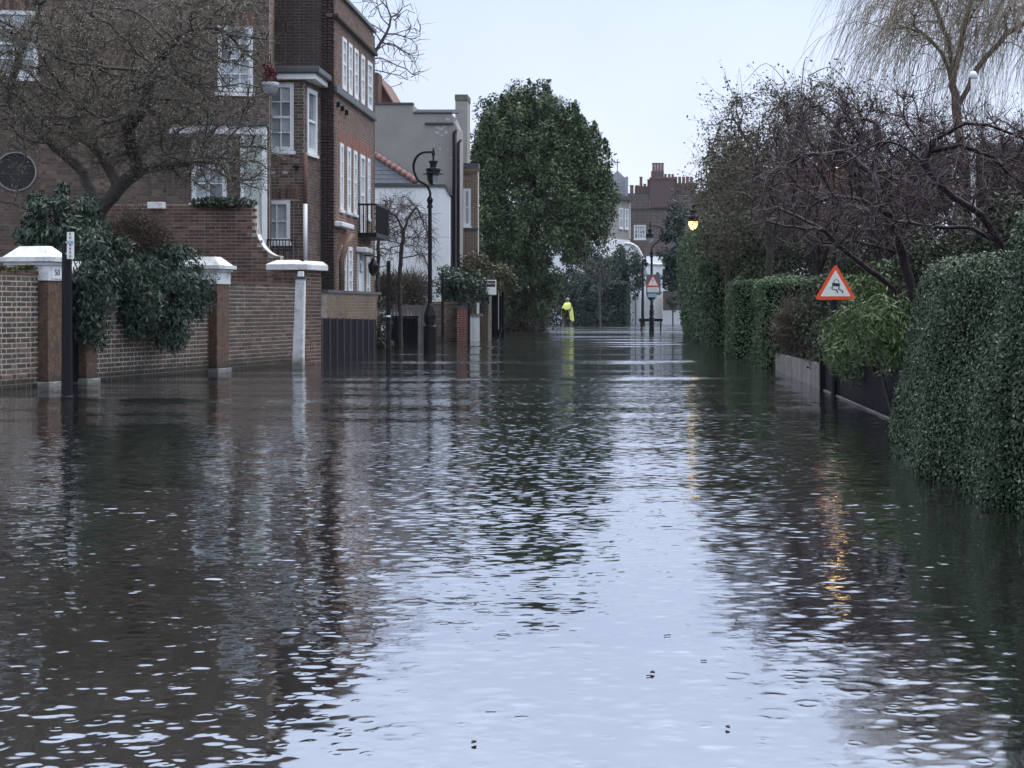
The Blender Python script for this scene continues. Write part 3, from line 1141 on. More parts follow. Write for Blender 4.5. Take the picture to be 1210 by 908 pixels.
def pier(name, label, a0, a1, c0, c1, z1, zcap, plate=None, overs=(0.08, 0.05), split=False):
    t = thing(name, WF[0] + WF[1] * ((a0 + a1) / 2) + WF[2] * c0, label, 'gate pier')
    MB().fbox(WF, a0, a1, -0.4, z1, c0, c1).build('shaft', M['stone'], t, bevel=0.012)
    MB().fbox(WF, a0 - 0.03, a1 + 0.03, -0.4, 0.07, c0, c1 + 0.04).build('plinth', M['cap'], t, bevel=0.008)
    cp = MB()
    d = (zcap - z1)
    cp.fbox(WF, a0 - 0.02, a1 + 0.02, z1 + 0.003, z1 + d * 0.45, c0 - 0.02, c1 + 0.02)
    cp.fbox(WF, a0 - 0.05, a1 + 0.05, z1 + d * 0.45, z1 + d * 0.55, c0 - 0.05, c1 + 0.05)
    cp.fbox(WF, a0 - 0.10, a1 + 0.10, z1 + d * 0.55, z1 + d * 0.68, c0 - 0.10, c1 + 0.10)
    cp.frustum(WF, a0 - 0.06, a1 + 0.06, c0 - 0.06, c1 + 0.06, z1 + d * 0.68, zcap, 0.17 if a1 - a0 > .33 else 0.14)
    c = cp.build('cap', M['cap'], t)
    if plate:
        MB().fbox(WF, a0 + 0.05, a1 - 0.05, z1 + d * 0.06, z1 + d * 0.4, c1 + 0.021, c1 + 0.03).build('number_plate', M['white'], c)
        o, u, n = WF
        text_mesh('number', plate, 0.13, M['sign_black'], c, o + u * ((a0 + a1) / 2) + Vector((0, 0, z1 + d * 0.23)) + n * (c1 + 0.033), u)
    return t


# stretch beside the first gateway
t = thing('garden_wall', W(30, 460, 22.6), 'mossy low brick garden wall left of the dark pedestrian gate', 'wall')
brick_wall(t, WF, -3.2, 0.95, -0.3, 1.66, M['brick_wall'], M['mortar'], jw=1.7, thick=0.24, single=300, single_mat=M['brick_wall_obj'], seed=3,
           single_from=lambda b: -b[0])
MB().fbox(WF, -3.2, 0.94, 1.662, 1.72, -0.26, 0.02).build('coping', M['stone'], t)
P = np.array([np.array(WF[0] + WF[1] * a) for a in rng.uniform(-2.5, 0.9, 2600)])
P[:, 2] = 1.72 + rng.uniform(0, .06, len(P)) + 0.03 * np.sin(P[:, 1] * 5)
P += np.outer(rng.uniform(-.24, .03, len(P)), np.array(WF[2]))
Nn = np.tile([0, 0, 1.0], (len(P), 1))
leaf_obj('moss', leaf_quads(P, Nn, .05, .03, rng, .8), M['leaf_moss'], t)

pier('gate_pier', 'brown stone gate pier with large white moulded cap and number plate beside dark gate', 0.95, 1.32, -0.5, 0.17, 1.58, 2.10, '50')
gt = thing('pedestrian_gate', WF[0] + WF[1] * 1.65, 'narrow dark navy boarded gate between two capped stone piers', 'gate')
for i in range(5):
    a = 1.325 + i * 0.135
    MB().fbox(WF, a, a + 0.128, 0.02, 1.62 - abs(i - 2) * 0.02, -0.03, 0.0).build('board', M['timber_black'], gt)
for z_ in (.3, 1.2):
    MB().fbox(WF, 1.325, 1.995, z_, z_ + .12, -0.06, -0.032).build('rail', M['timber_black'], gt)
MB().fbox(WF, 1.90, 1.925, 0.9, 1.02, 0.0, 0.03).build('handle', M['black'], gt)
pier('gate_pier', 'stone gate pier with weathered white cap half hidden under the drooping evergreen', 2.0, 2.3, -0.3, 0.13, 1.48, 1.90)

t = thing('garden_wall', WF[0] + WF[1] * 4.2, 'long low brick garden wall with evergreen shrub hanging over it', 'wall')
brick_wall(t, WF, 2.3, 6.03, -0.3, 1.62, M['brick_wall'], M['mortar'], jw=1.6, thick=0.24, single=300, single_mat=M['brick_wall_obj'], seed=4,
           single_from=lambda b: (b[2] > 1.05 or b[2] < -0.04, b[0]))
MB().fbox(WF, 2.31, 6.02, 1.622, 1.68, -0.25, 0.012).build('coping', M['stone'], t)
pier('gate_pier', 'brown stone pier with broad white moulded cap midway along the brick garden wall', 6.03, 6.48, -0.62, 0.17, 1.60, 2.10)
t = thing('garden_wall', WF[0] + WF[1] * 7.8, 'brick garden wall between the midway stone pier and the white post', 'wall')
brick_wall(t, WF, 6.48, 9.75, -0.3, 1.62, M['brick_wall'], M['mortar'], jw=1.5, thick=0.24, seed=5)
MB().fbox(WF, 6.49, 9.74, 1.622, 1.66, -0.25, 0.012).build('coping', M['stone'], t)

# end pier in red brick under two white slabs
ep = thing('brick_pier', WF[0] + WF[1] * 9.9, 'red brick end pier under flat white coping slabs behind the white post', 'gate pier')
o, u, n = WF
side, _ = frame(((o + u * 9.77 - n * .62).xy), ((o + u * 9.77 + n * .10).xy))
brick_wall(ep, side, 0.0, 0.72, -0.3, 1.93, M['brick_red'], M['mortar_mid'], thick=0.1, seed=6, name='shaft', jw=1.3)
stf = (o + u * 9.77 + n * .10, u, n)
brick_wall(ep, stf, 0.0, 0.80, -0.3, 1.93, M['brick_red'], M['mortar_mid'], thick=0.72, seed=8, name='shaft', jw=1.4)
MB().frustum(WF, 9.69, 10.2, -0.72, 0.02, 1.94, 2.06, 0.0).frustum(WF, 9.69, 10.2, -0.72, 0.02, 2.061, 2.15, 0.16).build('coping_slab', M['cap'], ep, bevel=.01)
MB().frustum(WF, 9.67, 10.66, 0.024, 0.22, 1.94, 2.05, 0.0).frustum(WF, 9.67, 10.66, 0.024, 0.22, 2.051, 2.13, 0.08).build('coping_slab', M['cap'], ep, bevel=.01)

# white post leaning slightly in front of it
wp = thing('white_post', (PX(352, 29.6), 29.6, -0.1), 'tall white painted post with small cap standing in the water before the brick pier', 'post')
x, y = wp.location.x, 29.6
q = lambda s, z, dx: [(x + dx - s, y - s, z), (x + dx + s, y - s, z), (x + dx + s, y + s, z), (x + dx - s, y + s, z)]
MB().hexa(q(.105, -.3, 0) + q(.085, 1.72, .055)).build('shaft', M['cap'], wp, bevel=.01)
MB().hexa(q(.105, 1.72, .055) + q(.105, 1.77, .057)).build('collar', M['lead'], wp)
MB().hexa(q(.055, 1.77, .057) + q(.045, 1.87, .06)).build('cap', M['white'], wp)

# tall curved-top wall behind
G, GL = frame((PX(60, 33), 33.0), (PX(331, 33), 33.0))
t = thing('ramped_wall', G[0] + G[1] * 3, 'high red brick wall whose top sweeps down in a curve to the white slab pier', 'wall')
a_c = PX(301, 33) - G[0].x


def ramp_top(a):
    if a <= a_c:
        return 3.38
    x_ = min(1.0, (a - a_c) / (GL - a_c))
    return 2.26 + (3.10 - 2.26) * (1 - math.sqrt(max(0, 1 - (1 - x_) ** 2)))


brick_wall(t, G, 0, GL, -0.3, 3.38, M['brick_red'], M['mortar_mid'], top=ramp_top, thick=0.3, seed=9)
cp = MB()
k = 20
for i in range(k):
    q0, q1 = a_c + (GL - a_c) * i / k, a_c + (GL - a_c) * (i + 1) / k
    z0_, z1_ = ramp_top(q0 + .001), ramp_top(q1)
    Pf = lambda a, b, c: G[0] + G[1] * a + Vector((0, 0, b)) + G[2] * c
    cp.hexa([Pf(q0, z0_ + .004, .03), Pf(q1, z1_ + .004, .03), Pf(q1, z1_ + .004, -.32), Pf(q0, z0_ + .004, -.32),
             Pf(q0, z0_ + .022, .03), Pf(q1, z1_ + .022, .03), Pf(q1, z1_ + .022, -.32), Pf(q0, z0_ + .022, -.32)])
cp.build('coping', M['cap'], t)
tag(MB().box(PX(176, 32.9), PX(195, 32.9), 32.78, 32.96, 3.28, 3.42).build('stone_block', M['cap'], None, bevel=.01, loc=(PX(185, 32.9), 32.9, 3.28)), 'small pale stone block lodged on the high brick wall', 'stone')

# posts on the flooded kerb
def post(name, label, x, D, z1, r, band=None, group=None, k=10):
    X = PX(x, D)
    t = thing(name, (X, D, -0.3), label, 'post', group)
    MB().lathe(X, D, [(r * 1.15, -.3), (r * 1.15, 0.05), (r, .06), (r * .92, z1 - .02), (r * .7, z1)], k).build('shaft', M['black'], t, smooth=False)
    if band:
        MB().lathe(X, D, [(r * 1.02, band), (r * 1.02, band + .035)], k).build('band', M['white'], t)
    return t


sp = post('sign_post', 'stout black post with a narrow white upright plate, in the water before the dark gate', 79, 19.6, 2.02, 0.068)
X = PX(79, 19.6)
pl = MB().box(X + .035, X + .12, 19.505, 19.525, 1.80, 2.14).build('plate', M['sign_white'], sp)
MB().box(X + .035, X + .12, 19.500, 19.504, 1.985, 2.03).build('stripe', M['sign_blue'], pl)
for i, ch_ in enumerate('RD ARBA'):
    if ch_ != ' ':
        text_mesh('letter', ch_, 0.045, M['sign_black'], pl, (X + .078, 19.502, 2.115 - i * 0.047))
for z_ in (1.86, 2.0):
    MB().box(X + .01, X + .05, 19.527, 19.56, z_, z_ + .02).build('bracket', M['steel'], sp)
post('slim_post', 'slim black post with a thin white band standing alone in the flood before the railings', 459, 31.2, 2.12, 0.046, 0.98)


# ------------------------------------------------------------------ swan-neck street lamps
def lantern(parent, X, Y, z, s=1.0, lit=False, glow='lamp_lit'):
    """hanging lantern, z = underside of the hood"""
    hood = MB().lathe(X, Y, [(.25 * s, z), (.26 * s, z + .012 * s), (.17 * s, z + .04 * s), (.17 * s, z + .09 * s), (.19 * s, z + .10 * s), (.18 * s, z + .14 * s),
                             (.085 * s, z + .19 * s), (.085 * s, z + .27 * s), (.11 * s, z + .28 * s), (.11 * s, z + .33 * s), (.03 * s, z + .36 * s), (.02 * s, z + .46 * s)], 20)
    hd = hood.build('hood', M['black'], parent)
    gl = MB().lathe(X, Y, [(.135 * s, z - .002), (.13 * s, z - .09 * s), (.10 * s, z - .17 * s), (.06 * s, z - .22 * s), (.02 * s, z - .24 * s)], 18)
    gl.build('glass_bowl', M[glow] if lit else M['lamp_off'], parent, smooth=True)
    return hd


M['lamp_off'] = paint('lamp_glass', (0.42, 0.44, 0.45), 0.15, 0.1, 5)
M['lamp_lit'] = emit('lamp_glow', (1.0, 0.66, 0.26), 1.1)
M['lamp_bright'] = emit('lamp_glow_near', (1.0, 0.50, 0.28), 2.0)


def bez(p, k=12):
    """smooth curve through points"""
    pts = [Vector(q) for q in p]
    out = []
    for i in range(len(pts) - 1):
        p0, p1, p2, p3 = pts[max(i - 1, 0)], pts[i], pts[i + 1], pts[min(i + 2, len(pts) - 1)]
        for j in range(k):
            t_ = j / k
            out.append(0.5 * ((2 * p1) + (p2 - p0) * t_ + (2 * p0 - 5 * p1 + 4 * p2 - p3) * t_ ** 2 + (3 * p1 - p0 - 3 * p2 + p3) * t_ ** 3))
    out.append(pts[-1])
    return out


def street_lamp(label, X, D, base_z, shaft_z, neck, head, thick=1.0, lit=False, cat='street lamp', s=1.0, shade=False, foot=1.0):
    t = thing('street_lamp', (X, D, base_z), label, cat, 'swan-neck street lamps')
    k = thick
    MB().lathe(X, D, [(.17 * k * foot, base_z), (.17 * k * foot, .62), (.185 * k * foot, .63), (.18 * k * foot, .68), (.12 * k * foot, .72), (.15 * k * foot, .80), (.16 * k * foot, .95), (.11 * k * foot, 1.12), (.085 * k, 1.2)], 16).build('base', M['black'], t)
    MB().lathe(X, D, [(.085 * k, 1.2), (.08 * k, 1.23), (.058 * k, 1.26), (.048 * k, shaft_z - .3), (.075 * k, shaft_z - .28), (.075 * k, shaft_z - .22), (.05 * k, shaft_z - .2), (.085 * k, shaft_z - .08), (.05 * k, shaft_z)], 14).build('shaft', M['black'], t)
    MB().tube(bez([(X + a, D, b) for a, b in neck]), .033 * k, 8).build('neck', M['black'], t, smooth=True)
    hx, hz = head
    lantern(t, X + hx, D, hz, s, lit)
    MB().lathe(X + hx, D, [(.02 * s, hz + .44 * s), (.05 * s, hz + .50 * s), (.03 * s, hz + .56 * s), (.012 * s, hz + .66 * s)], 10).build('finial', M['black'], t)
    if shade:
        # half bowl blinkers the house side
        m_ = MB()
        vs, fs = [], []
        for i in range(9):
            th = math.pi / 2 + math.pi * i / 8
            for r_, z_ in ((.16 * s, hz - .004), (.155 * s, hz - .12 * s), (.10 * s, hz - .25 * s)):
                vs.append((X + hx + r_ * math.cos(th), D + r_ * math.sin(th), z_))
        for i in range(8):
            for j in range(2):
                fs.append((i * 3 + j, i * 3 + j + 1, i * 3 + 4 + j, i * 3 + 3 + j))
        m_.add(vs, fs).build('shade', M['black'], t)
    return t


LD = 39.7
street_lamp('tall black swan-neck street lamp with unlit lantern, beside the leafless pollard and white house', PX(508, LD), LD, -0.3, 4.02,
            [(0, 4.0), (0, 4.15), (-.10, 4.32), (-.30, 4.45), (-.40, 4.65), (-.42, 4.85), (-.34, 5.05), (-.18, 5.16), (0.05, 5.18), (.12, 5.18)],
            (.09, 4.60), shade=True, s=1.05)
LD2 = 70.4
street_lamp('black swan-neck street lamp carrying a triangular warning sign on a grey board', PX(770, LD2), LD2, -0.3, 3.72,
            [(0, 3.7), (.02, 3.86), (.12, 4.02), (.35, 4.2), (.5, 4.45), (.5, 4.7), (.34, 4.85), (.1, 4.88), (-.06, 4.86)], (-.07, 4.36), thick=1.1, s=1.1, foot=.62)

# slippery road sign on its own post
SD = 20.4
SX = PX(986, SD)
t = thing('warning_sign', (SX, SD, -.3), 'red triangular slippery road sign with skidding car symbol above bright green leaves', 'road sign')
MB().lathe(SX, SD + .05, [(.04, -.3), (.04, 1.86)], 12).build('post', M['black'], t)


def rounded_tri(cx, y, cz, side, r, k=5, dy=0.0):
    h = side * math.sqrt(3) / 2
    c = [(cx - side / 2, cz - h / 3), (cx + side / 2, cz - h / 3), (cx, cz + 2 * h / 3)]
    out = []
    for i, (px, pz) in enumerate(c):
        vx, vz = cx - px, cz - pz
        l = math.hypot(vx, vz)
        qx, qz = px + vx / l * 2 * r, pz + vz / l * 2 * r
        a0 = math.atan2(-vz, -vx)
        for j in range(k + 1):
            a = a0 + (j / k - .5) * 2 * math.pi / 3
            out.append(Vector((qx + r * math.cos(a), y, qz + r * math.sin(a))))
    return out


SZ = PZ(340, SD)
side_ = 50 * SD / F
pl = MB().prism(rounded_tri(SX + .015, SD, SZ, side_, .028), (0, .008, 0)).build('plate', M['sign_red'], t)
MB().prism(rounded_tri(SX + .015, SD - .003, SZ, side_ * .72, .006), (0, .0028, 0)).build('face', M['sign_white'], pl)
g = MB()
y0 = SD - .006
q = lambda pts: g.prism([Vector((SX + .015 + a * side_, y0, SZ + b * side_)) for a, b in pts], (0, .0027, 0))
q([(-.085, .04), (.095, .02), (.105, .09), (-.075, .115)])                       # boot of the car
q([(-.055, .118), (-.035, .175), (-.025, .175), (-.042, .117)])                  # cabin posts and roof
q([(.068, .094), (.07, .15), (.08, .15), (.083, .092)])
q([(-.035, .17), (.01, .198), (.07, .178), (.08, .15), (.07, .152), (.062, .168), (.01, .186), (-.03, .163)])
q([(-.085, .036), (-.06, .037), (-.072, -.015), (-.095, -.012)])                 # tyres
q([(.07, .016), (.095, .014), (.085, -.04), (.06, -.036)])
q([(-.135, -.02), (-.10, -.012), (-.075, -.05), (.0, -.062), (.03, -.10), (.035, -.13), (.06, -.13), (.055, -.09), (.02, -.045), (-.06, -.035), (-.095, 0), (-.125, -.005)])
q([(.045, -.045), (.10, -.06), (.15, -.09), (.155, -.13), (.18, -.13), (.18, -.085), (.13, -.05), (.06, -.03)])
g.build('skid_symbol', M['sign_black'], pl)
MB().box(SX - .05, SX + .05, SD + .008, SD + .02, SZ - .06, SZ - .02).build('clip', M['steel'], t)

# warning sign on the far lamp post
t = thing('flood_sign', (PX(772, LD2), LD2 - .3, PZ(350, LD2)), 'grey backing board with exclamation triangle and text plate fixed to the far lamp post', 'road sign')
y0 = LD2 - .25
MB().box(PX(763.5, y0), PX(780.5, y0), y0, y0 + .02, PZ(349, y0), PZ(324.5, y0)).build('board', M['sign_grey'], t)
tri = MB().prism(rounded_tri(PX(771.5, y0), y0 - .006, PZ(334.2, y0), .60, .03), (0, .005, 0)).build('plate', M['sign_red'], t)
MB().prism(rounded_tri(PX(771.5, y0), y0 - .010, PZ(334.2, y0), .44, .01), (0, .0035, 0)).build('face', M['sign_white'], tri)
text_mesh('exclamation_mark', '!', 0.36, M['sign_black'], tri, (PX(771.5, y0), y0 - .013, PZ(333.5, y0)))
b = MB().box(PX(765, y0), PX(778.7, y0), y0 - .006, y0 - .001, PZ(345.6, y0), PZ(339.8, y0)).build('text_plate', M['sign_white'], t)
text_mesh('lettering', 'Road liable', 0.095, M['sign_text_green'], b, (PX(771.8, y0), y0 - .009, PZ(341.5, y0)))
text_mesh('lettering', 'to flooding', 0.095, M['sign_text_green'], b, (PX(771.8, y0), y0 - .009, PZ(344, y0)))
MB().box(PX(766, y0), PX(776, y0), y0 - .002, y0 + .015, PZ(351.5, y0), PZ(347.2, y0)).build('lower_plate', M['sign_blue'], t)
MB().box(PX(771, y0) - .06, PX(771, y0) + .06, y0 + .021, y0 + .26, PZ(340, y0), PZ(338, y0)).build('bracket', M['black'], t)
MB().lathe(PX(770, LD2), LD2 - .02, [(.06, PZ(356, LD2)), (.19, PZ(353, LD2)), (.21, PZ(350, LD2)), (.2, PZ(348.5, LD2))], 14).build('basket_ring', M['black'], t)
# ------------------------------------------------------------------ house A: big brown brick house behind the bare tree
HA, HAL = frame((-17.0, 33.45), (-8.22, 35.0))
xa = lambda x: (lambda D: PX(x, D))(34.6)


def ax(x):
    """distance along house A's wall of the point seen at photo column x"""
    o, u, n = HA
    k = (x - CX) / F
    return (k * o.y - o.x) / (u.x - k * u.y)


def az(x, y):
    o, u, n = HA
    return PZ(y, (o + u * ax(x)).y)


hA = thing('brick_house', (-12, 34.6, 0), 'large dark brown brick house with white sash windows behind the bare tree', 'house')
wins = [(ax(-14), ax(45), az(20, 92), az(20, 12), 2, 4), (ax(257), ax(299), az(277, 110), az(277, 30), 3, 4), (ax(226), ax(268), az(247, 240), az(247, 158), 2, 4),
        (ax(110), ax(160), az(130, 95), az(130, 10), 3, 4)]
wins = wins[:3]
holes = [(w[0], w[1], w[2], w[3]) for w in wins]
skips = [(w[0] - .08, w[1] + .08, w[3], w[3] + .3) for w in wins]
cz, ca, cr_ = az(18, 203), ax(19), 23 * 34 / F
brick_wall(hA, HA, 0, HAL, -0.3, 9.6, M['brick_brown'], M['mortar_dark'], holes=holes, skips=skips, thick=0.4, reveal=0.06, seed=11, circ=(ca, cz, cr_ + .09))
for w in wins:
    window(hA, HA, w[0], w[1], w[2], w[3], depth=0.06, nx=w[4], ny=w[5], fw=0.1, proud=.05)
    soldier(hA, HA, w[0] - .08, w[1] + .08, w[3] + .004, w[3] + .29, M['brick_red'], splay=0.1)
# right flank and roof slab
o, u, n = HA
MB().fbox(HA, 0, HAL - .005, -0.3, 9.6, -9, -.41).build('side_wall', M['brick_brown'], hA)
MB().fbox(HA, -.3, HAL + .25, 9.62, 9.8, -9, .35).build('eaves', M['white'], hA)
# round window with pale stone ring
ring, pane = MB(), MB()
Pf = lambda a, b, c: o + u * a + Vector((0, 0, b)) + n * c
k = 28
vs, fs = [], []
for i in range(k):
    th = 2 * math.pi * i / k
    for r_, c in ((cr_ - .02, .004), (cr_ - .02, .04), (cr_ + .006, .04), (cr_ + .006, .002)):
        vs.append(Pf(ca + r_ * math.cos(th), cz + r_ * math.sin(th), c))
for i in range(k):
    for j in range(3):
        fs.append((i * 4 + j, i * 4 + j + 1, ((i + 1) % k) * 4 + j + 1, ((i + 1) % k) * 4 + j))
rw = ring.add(vs, fs).build('round_window', M['render'], hA)
pane.add([Pf(ca + (cr_ - .02) * math.cos(2 * math.pi * i / k), cz + (cr_ - .02) * math.sin(2 * math.pi * i / k), .006) for i in range(k)], [tuple(range(k))])
pane.build('pane', M['glass_dark'], rw)
bq = MB()
for i in range(44):
    th = 2 * math.pi * i / 44
    r0_, r1_ = cr_ + .015, cr_ + .09 + .04
    d = .058
    bq.hexa([Pf(ca + r0_ * math.cos(th + s_ * d), cz + r0_ * math.sin(th + s_ * d), c) for s_, c in ((-1, .009), (1, .009), (1, .001), (-1, .001))] +
            [Pf(ca + r1_ * math.cos(th + s_ * d), cz + r1_ * math.sin(th + s_ * d), c) for s_, c in ((-1, .009), (1, .009), (1, .001), (-1, .001))])
bq.build('brick_arch', M['brick_brown'], hA)
# porch: pale flat roof, white posts, glazed pale flank
pz1, pz0 = az(260, 151), az(260, 162)
MB().fbox(HA, ax(203), ax(316), pz0, pz1, 0.004, 0.55).build('porch_roof', M['white'], hA, bevel=.02)
MB().fbox(HA, ax(203) - .04, ax(316) + .04, pz1 + .002, pz1 + .07, 0.004, .62).build('porch_cornice', M['lead'], hA)
pp = MB().fbox(HA, ax(290), ax(312), az(300, 302), pz0 - .004, .05, .45).build('porch_panel', M['pale_panel'], hA)
MB().fbox(HA, ax(286), ax(290.5), az(300, 302), pz0 - .004, .05, .50).fbox(HA, ax(311), ax(316), az(300, 302), pz0 - .004, .05, .50)\
    .fbox(HA, ax(286), ax(316), az(300, 306), az(300, 300), .04, .52).build('post', M['white'], pp)

# hanging basket at the corner
hb = thing('hanging_basket', W(319, 105, 35.2), 'grey bowl hanging basket with dark red plant at the brown house corner', 'basket')
bx, by, bz = PX(319.5, 34.9), 34.9, PZ(98, 34.9)
MB().lathe(bx, by, [(.03, bz - .30), (.10, bz - .27), (.16, bz - .18), (.19, bz - .08), (.195, bz)], 18).build('bowl', M['bowl_grey'], hb, smooth=True)
P, Nn = clumps((bx, by, bz + .22), (.1, .1, .28), 12, .09, 420, rng)
leaf_obj('plant', leaf_quads(P, Nn, .09, .05, rng), M['leaf_red'], hb)
MB().tube([(bx - .1, by + .15, bz + .62), (bx, by, bz + .66), (bx + .01, by, bz)], .012, 5).build('chain', M['black'], hb)

# ------------------------------------------------------------------ the two-storey bay next to it
hy = thing('bay_wing', (PX(335, 36.2), 36.2, 0), 'narrow brick bay wing with flat white-edged roof and white sash windows', 'building')
BF, BL = frame((PX(300, 36), 36.0), (PX(359.5, 36), 36.0))
zz = lambda y: PZ(y, 36)
bxx = lambda x: PX(x, 36) - BF[0].x
bw = [(bxx(316), bxx(347), zz(179), zz(99), 2, 4), (bxx(310), bxx(343), zz(287), zz(237), 2, 2)]
brick_wall(hy, BF, 0, BL, -0.3, zz(97), M['brick_brown'], M['mortar_mid'], holes=[w[:4] for w in bw], skips=[(bw[1][0] - .05, bw[1][1] + .2, zz(236), zz(222))], thick=.3, reveal=.05, seed=13)
window(hy, BF, *bw[0][:4], depth=.05, nx=2, ny=4, fw=.09, proud=.05)
window(hy, BF, *bw[1][:4], depth=.05, nx=2, ny=2, sash=False, fw=.09, proud=.05)
soldier(hy, BF, bw[1][0] - .04, bw[1][1] + .19, zz(235.5), zz(222.5), M['brick_red'], splay=.12)
BS, BSL = frame((PX(359.5, 36), 36.0), (PX(359.5, 36) + .12, 37.28))
sw = (.18, .95, PZ(182, 36.5), PZ(106, 36.5))
brick_wall(hy, BS, 0, BSL, -0.3, zz(97), M['brick_brown'], M['mortar_mid'], holes=[sw], thick=.3, reveal=.03, seed=14)
window(hy, BS, *sw, depth=.02, nx=1, ny=2, fw=.1, proud=.05)
MB().fbox(BF, -.1, BL + .30, zz(95), zz(88), -1.3, .16).build('fascia', M['white'], hy, bevel=.015)
MB().fbox(BF, -.12, BL + .40, zz(87.7), zz(80.5), -1.3, .24).build('roof', M['lead'], hy, bevel=.02)
for i, (zx, zy) in enumerate(((322, 204), (337, 204))):
    MB().fbox(BF, bxx(zx) - .06, bxx(zx) + .06, zz(zy) - .03, zz(zy) + .03, .001, .011).build('vent_brick', M['render_pale'], hy)
MB().tube([(PX(350, 35.9), 35.86, zz(198)), (PX(350, 35.9), 35.98, zz(198))], .05, 8).tube([(PX(346, 35.9), 35.86, zz(198)), (PX(354, 35.9), 35.86, zz(198))], .03, 8).build('security_light', M['black'], hy)
dp = thing('downpipe', (PX(360, 35.9), 35.85, 2.0), 'white downpipe on the corner of the narrow bay wing', 'pipe')
MB().tube([(PX(360, 35.8), 35.86, PZ(318, 35.8)), (PX(360, 35.8), 35.86, PZ(241, 35.8))], .05, 10).build('pipe', M['white'], dp, smooth=True)
MB().tube([(PX(360, 35.8), 35.86, PZ(240.8, 35.8)), (PX(360, 35.8), 35.86, PZ(182, 35.8))], .045, 10).build('upper_pipe', M['brick_red'], dp, smooth=True)
# black balcony rail below the lower window
rl = thing('railing', (PX(325, 34.6), 34.6, 2.2), 'short black iron railing below the lower bay window', 'railing')
z0_, z1_ = PZ(312, 34.6), PZ(283, 34.6)
MB().box(PX(303, 34.6), PX(350, 34.6), 34.58, 34.62, z1_ - .03, z1_).build('rail', M['black'], rl)
MB().box(PX(303, 34.6), PX(350, 34.6), 34.58, 34.62, z0_, z0_ + .03).build('rail', M['black'], rl)
for i in range(13):
    x = PX(304.5 + i * 3.7, 34.6)
    MB().tube([(x, 34.6, z0_ + .03), (x + .02 * (-1) ** i, 34.6, (z0_ + z1_) / 2), (x, 34.6, z1_ - .03)], .011, 5).build('baluster', M['black'], rl)
MB().box(PX(302, 34.6), PX(351, 34.6), 34.4, 35.4, z0_ - .12, z0_ - .003).build('slab', M['lead'], rl)

# ------------------------------------------------------------------ house B: tall house, dark flank, long red-brown street front
hB = thing('tall_brick_house', (-7.3, 38, 0), 'tall three-storey brick house with dark flank wall and narrow white windows on its street front', 'house')
FB, FBL = frame((-12.0, 37.3), (-7.2, 37.3))
fb = lambda x: PX(x, 37.3) + 12.0
zB = lambda y: PZ(y, 37.3)
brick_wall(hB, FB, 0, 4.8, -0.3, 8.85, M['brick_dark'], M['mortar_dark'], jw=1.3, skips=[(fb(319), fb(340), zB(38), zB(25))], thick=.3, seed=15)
soldier(hB, FB, fb(319.5), fb(339.5), zB(37.5), zB(25.5), M['brick_dark'])
MB().fbox(FB, fb(320), fb(338), zB(41), zB(37.8), .001, .03).build('window_head', M['lead'], hB)
MB().fbox(FB, fb(386), fb(393), zB(20), zB(16), .001, .03).build('wall_tie', M['brick_stock'], hB)
MB().fbox(FB, fb(374), fb(378), zB(282), zB(273), .001, .02).build('air_grille', M['lead'], hB)
SB = (Vector((-7.2, 37.3, 0)), Vector((0, 1, 0)), Vector((1, 0, 0)))
top_w = [(1.05, 1.62), (1.9, 2.42), (2.72, 3.28), (3.72, 4.26), (4.75, 5.5)]
mid_w = [(0.75, 1.2), (1.7, 2.2), (2.6, 3.1), (3.6, 4.3), (4.72, 5.12)]
gnd_w = [(1.0, 1.6), (1.85, 2.45)]
rows = [(a, b, 6.62, 7.93) for a, b in top_w] + [(a, b, 3.6, 5.25) for a, b in mid_w[:3] + mid_w[4:]] + [(3.6, 4.3, 3.1, 5.25)] + [(a, b, 1.5, 2.72) for a, b in gnd_w]
door = (3.15, 3.95, 0.25, 2.6)
side_l = (4.5, 5.1, 0.9, 2.55)
sk = [(a - .06, b + .06, 5.25, 5.55) for a, b in mid_w] + [(a - .06, b + .06, 2.72, 3.0) for a, b in gnd_w]
brick_wall(hB, SB, 0, 5.8, -0.3, 8.85, M['brick_pink'], M['mortar'], jw=1.35, holes=rows + [door, side_l], skips=sk, thick=.3, reveal=.02, seed=16)
for r_ in rows:
    window(hB, SB, *r_, depth=.015, nx=2, ny=4, fw=.1, proud=.045, bar=.03, sill=r_[2] < 6)
window(hB, SB, *side_l, depth=.015, nx=1, ny=2, fw=.14, proud=.045, sill=False)
for a, b in mid_w:
    soldier(hB, SB, a - .06, b + .06, 5.254, 5.55, M['brick_rubbed'], splay=.1)
for a, b in gnd_w:
    soldier(hB, SB, a - .06, b + .06, 2.724, 3.0, M['brick_rubbed'], splay=.1)
d_ = MB().fbox(SB, 3.25, 3.85, .25, 2.1, -.06, .02).build('front_door', M['white'], hB)
MB().fbox(SB, 3.15, 3.25, .25, 2.6, -.05, .06).fbox(SB, 3.85, 3.95, .25, 2.6, -.05, .06).build('door_frame', M['white'], d_)
fan = MB().prism([SB[0] + SB[1] * (3.55 + .3 * math.cos(math.pi * i / 10)) + Vector((0, 0, 2.12 + .3 * math.sin(math.pi * i / 10))) + SB[2] * .03 for i in range(11)], SB[2] * .02)
fan.build('fanlight', M['glass'], d_)
MB().fbox(SB, 3.05, 4.05, 2.62, 2.75, .002, .28).build('door_hood', M['white'], hB, bevel=.02)
MB().fbox(SB, -.05, 5.85, 6.38, 6.55, .002, .10).build('string_course', M['lead'], hB, bevel=.02)
MB().fbox(SB, -.05, 5.85, 8.2, 8.3, .002, .12).build('cornice', M['brick_dark'], hB, bevel=.02)
MB().fbox(SB, -.06, 5.86, 8.86, 8.95, -.34, .08).build('parapet_coping', M['lead'], hB)
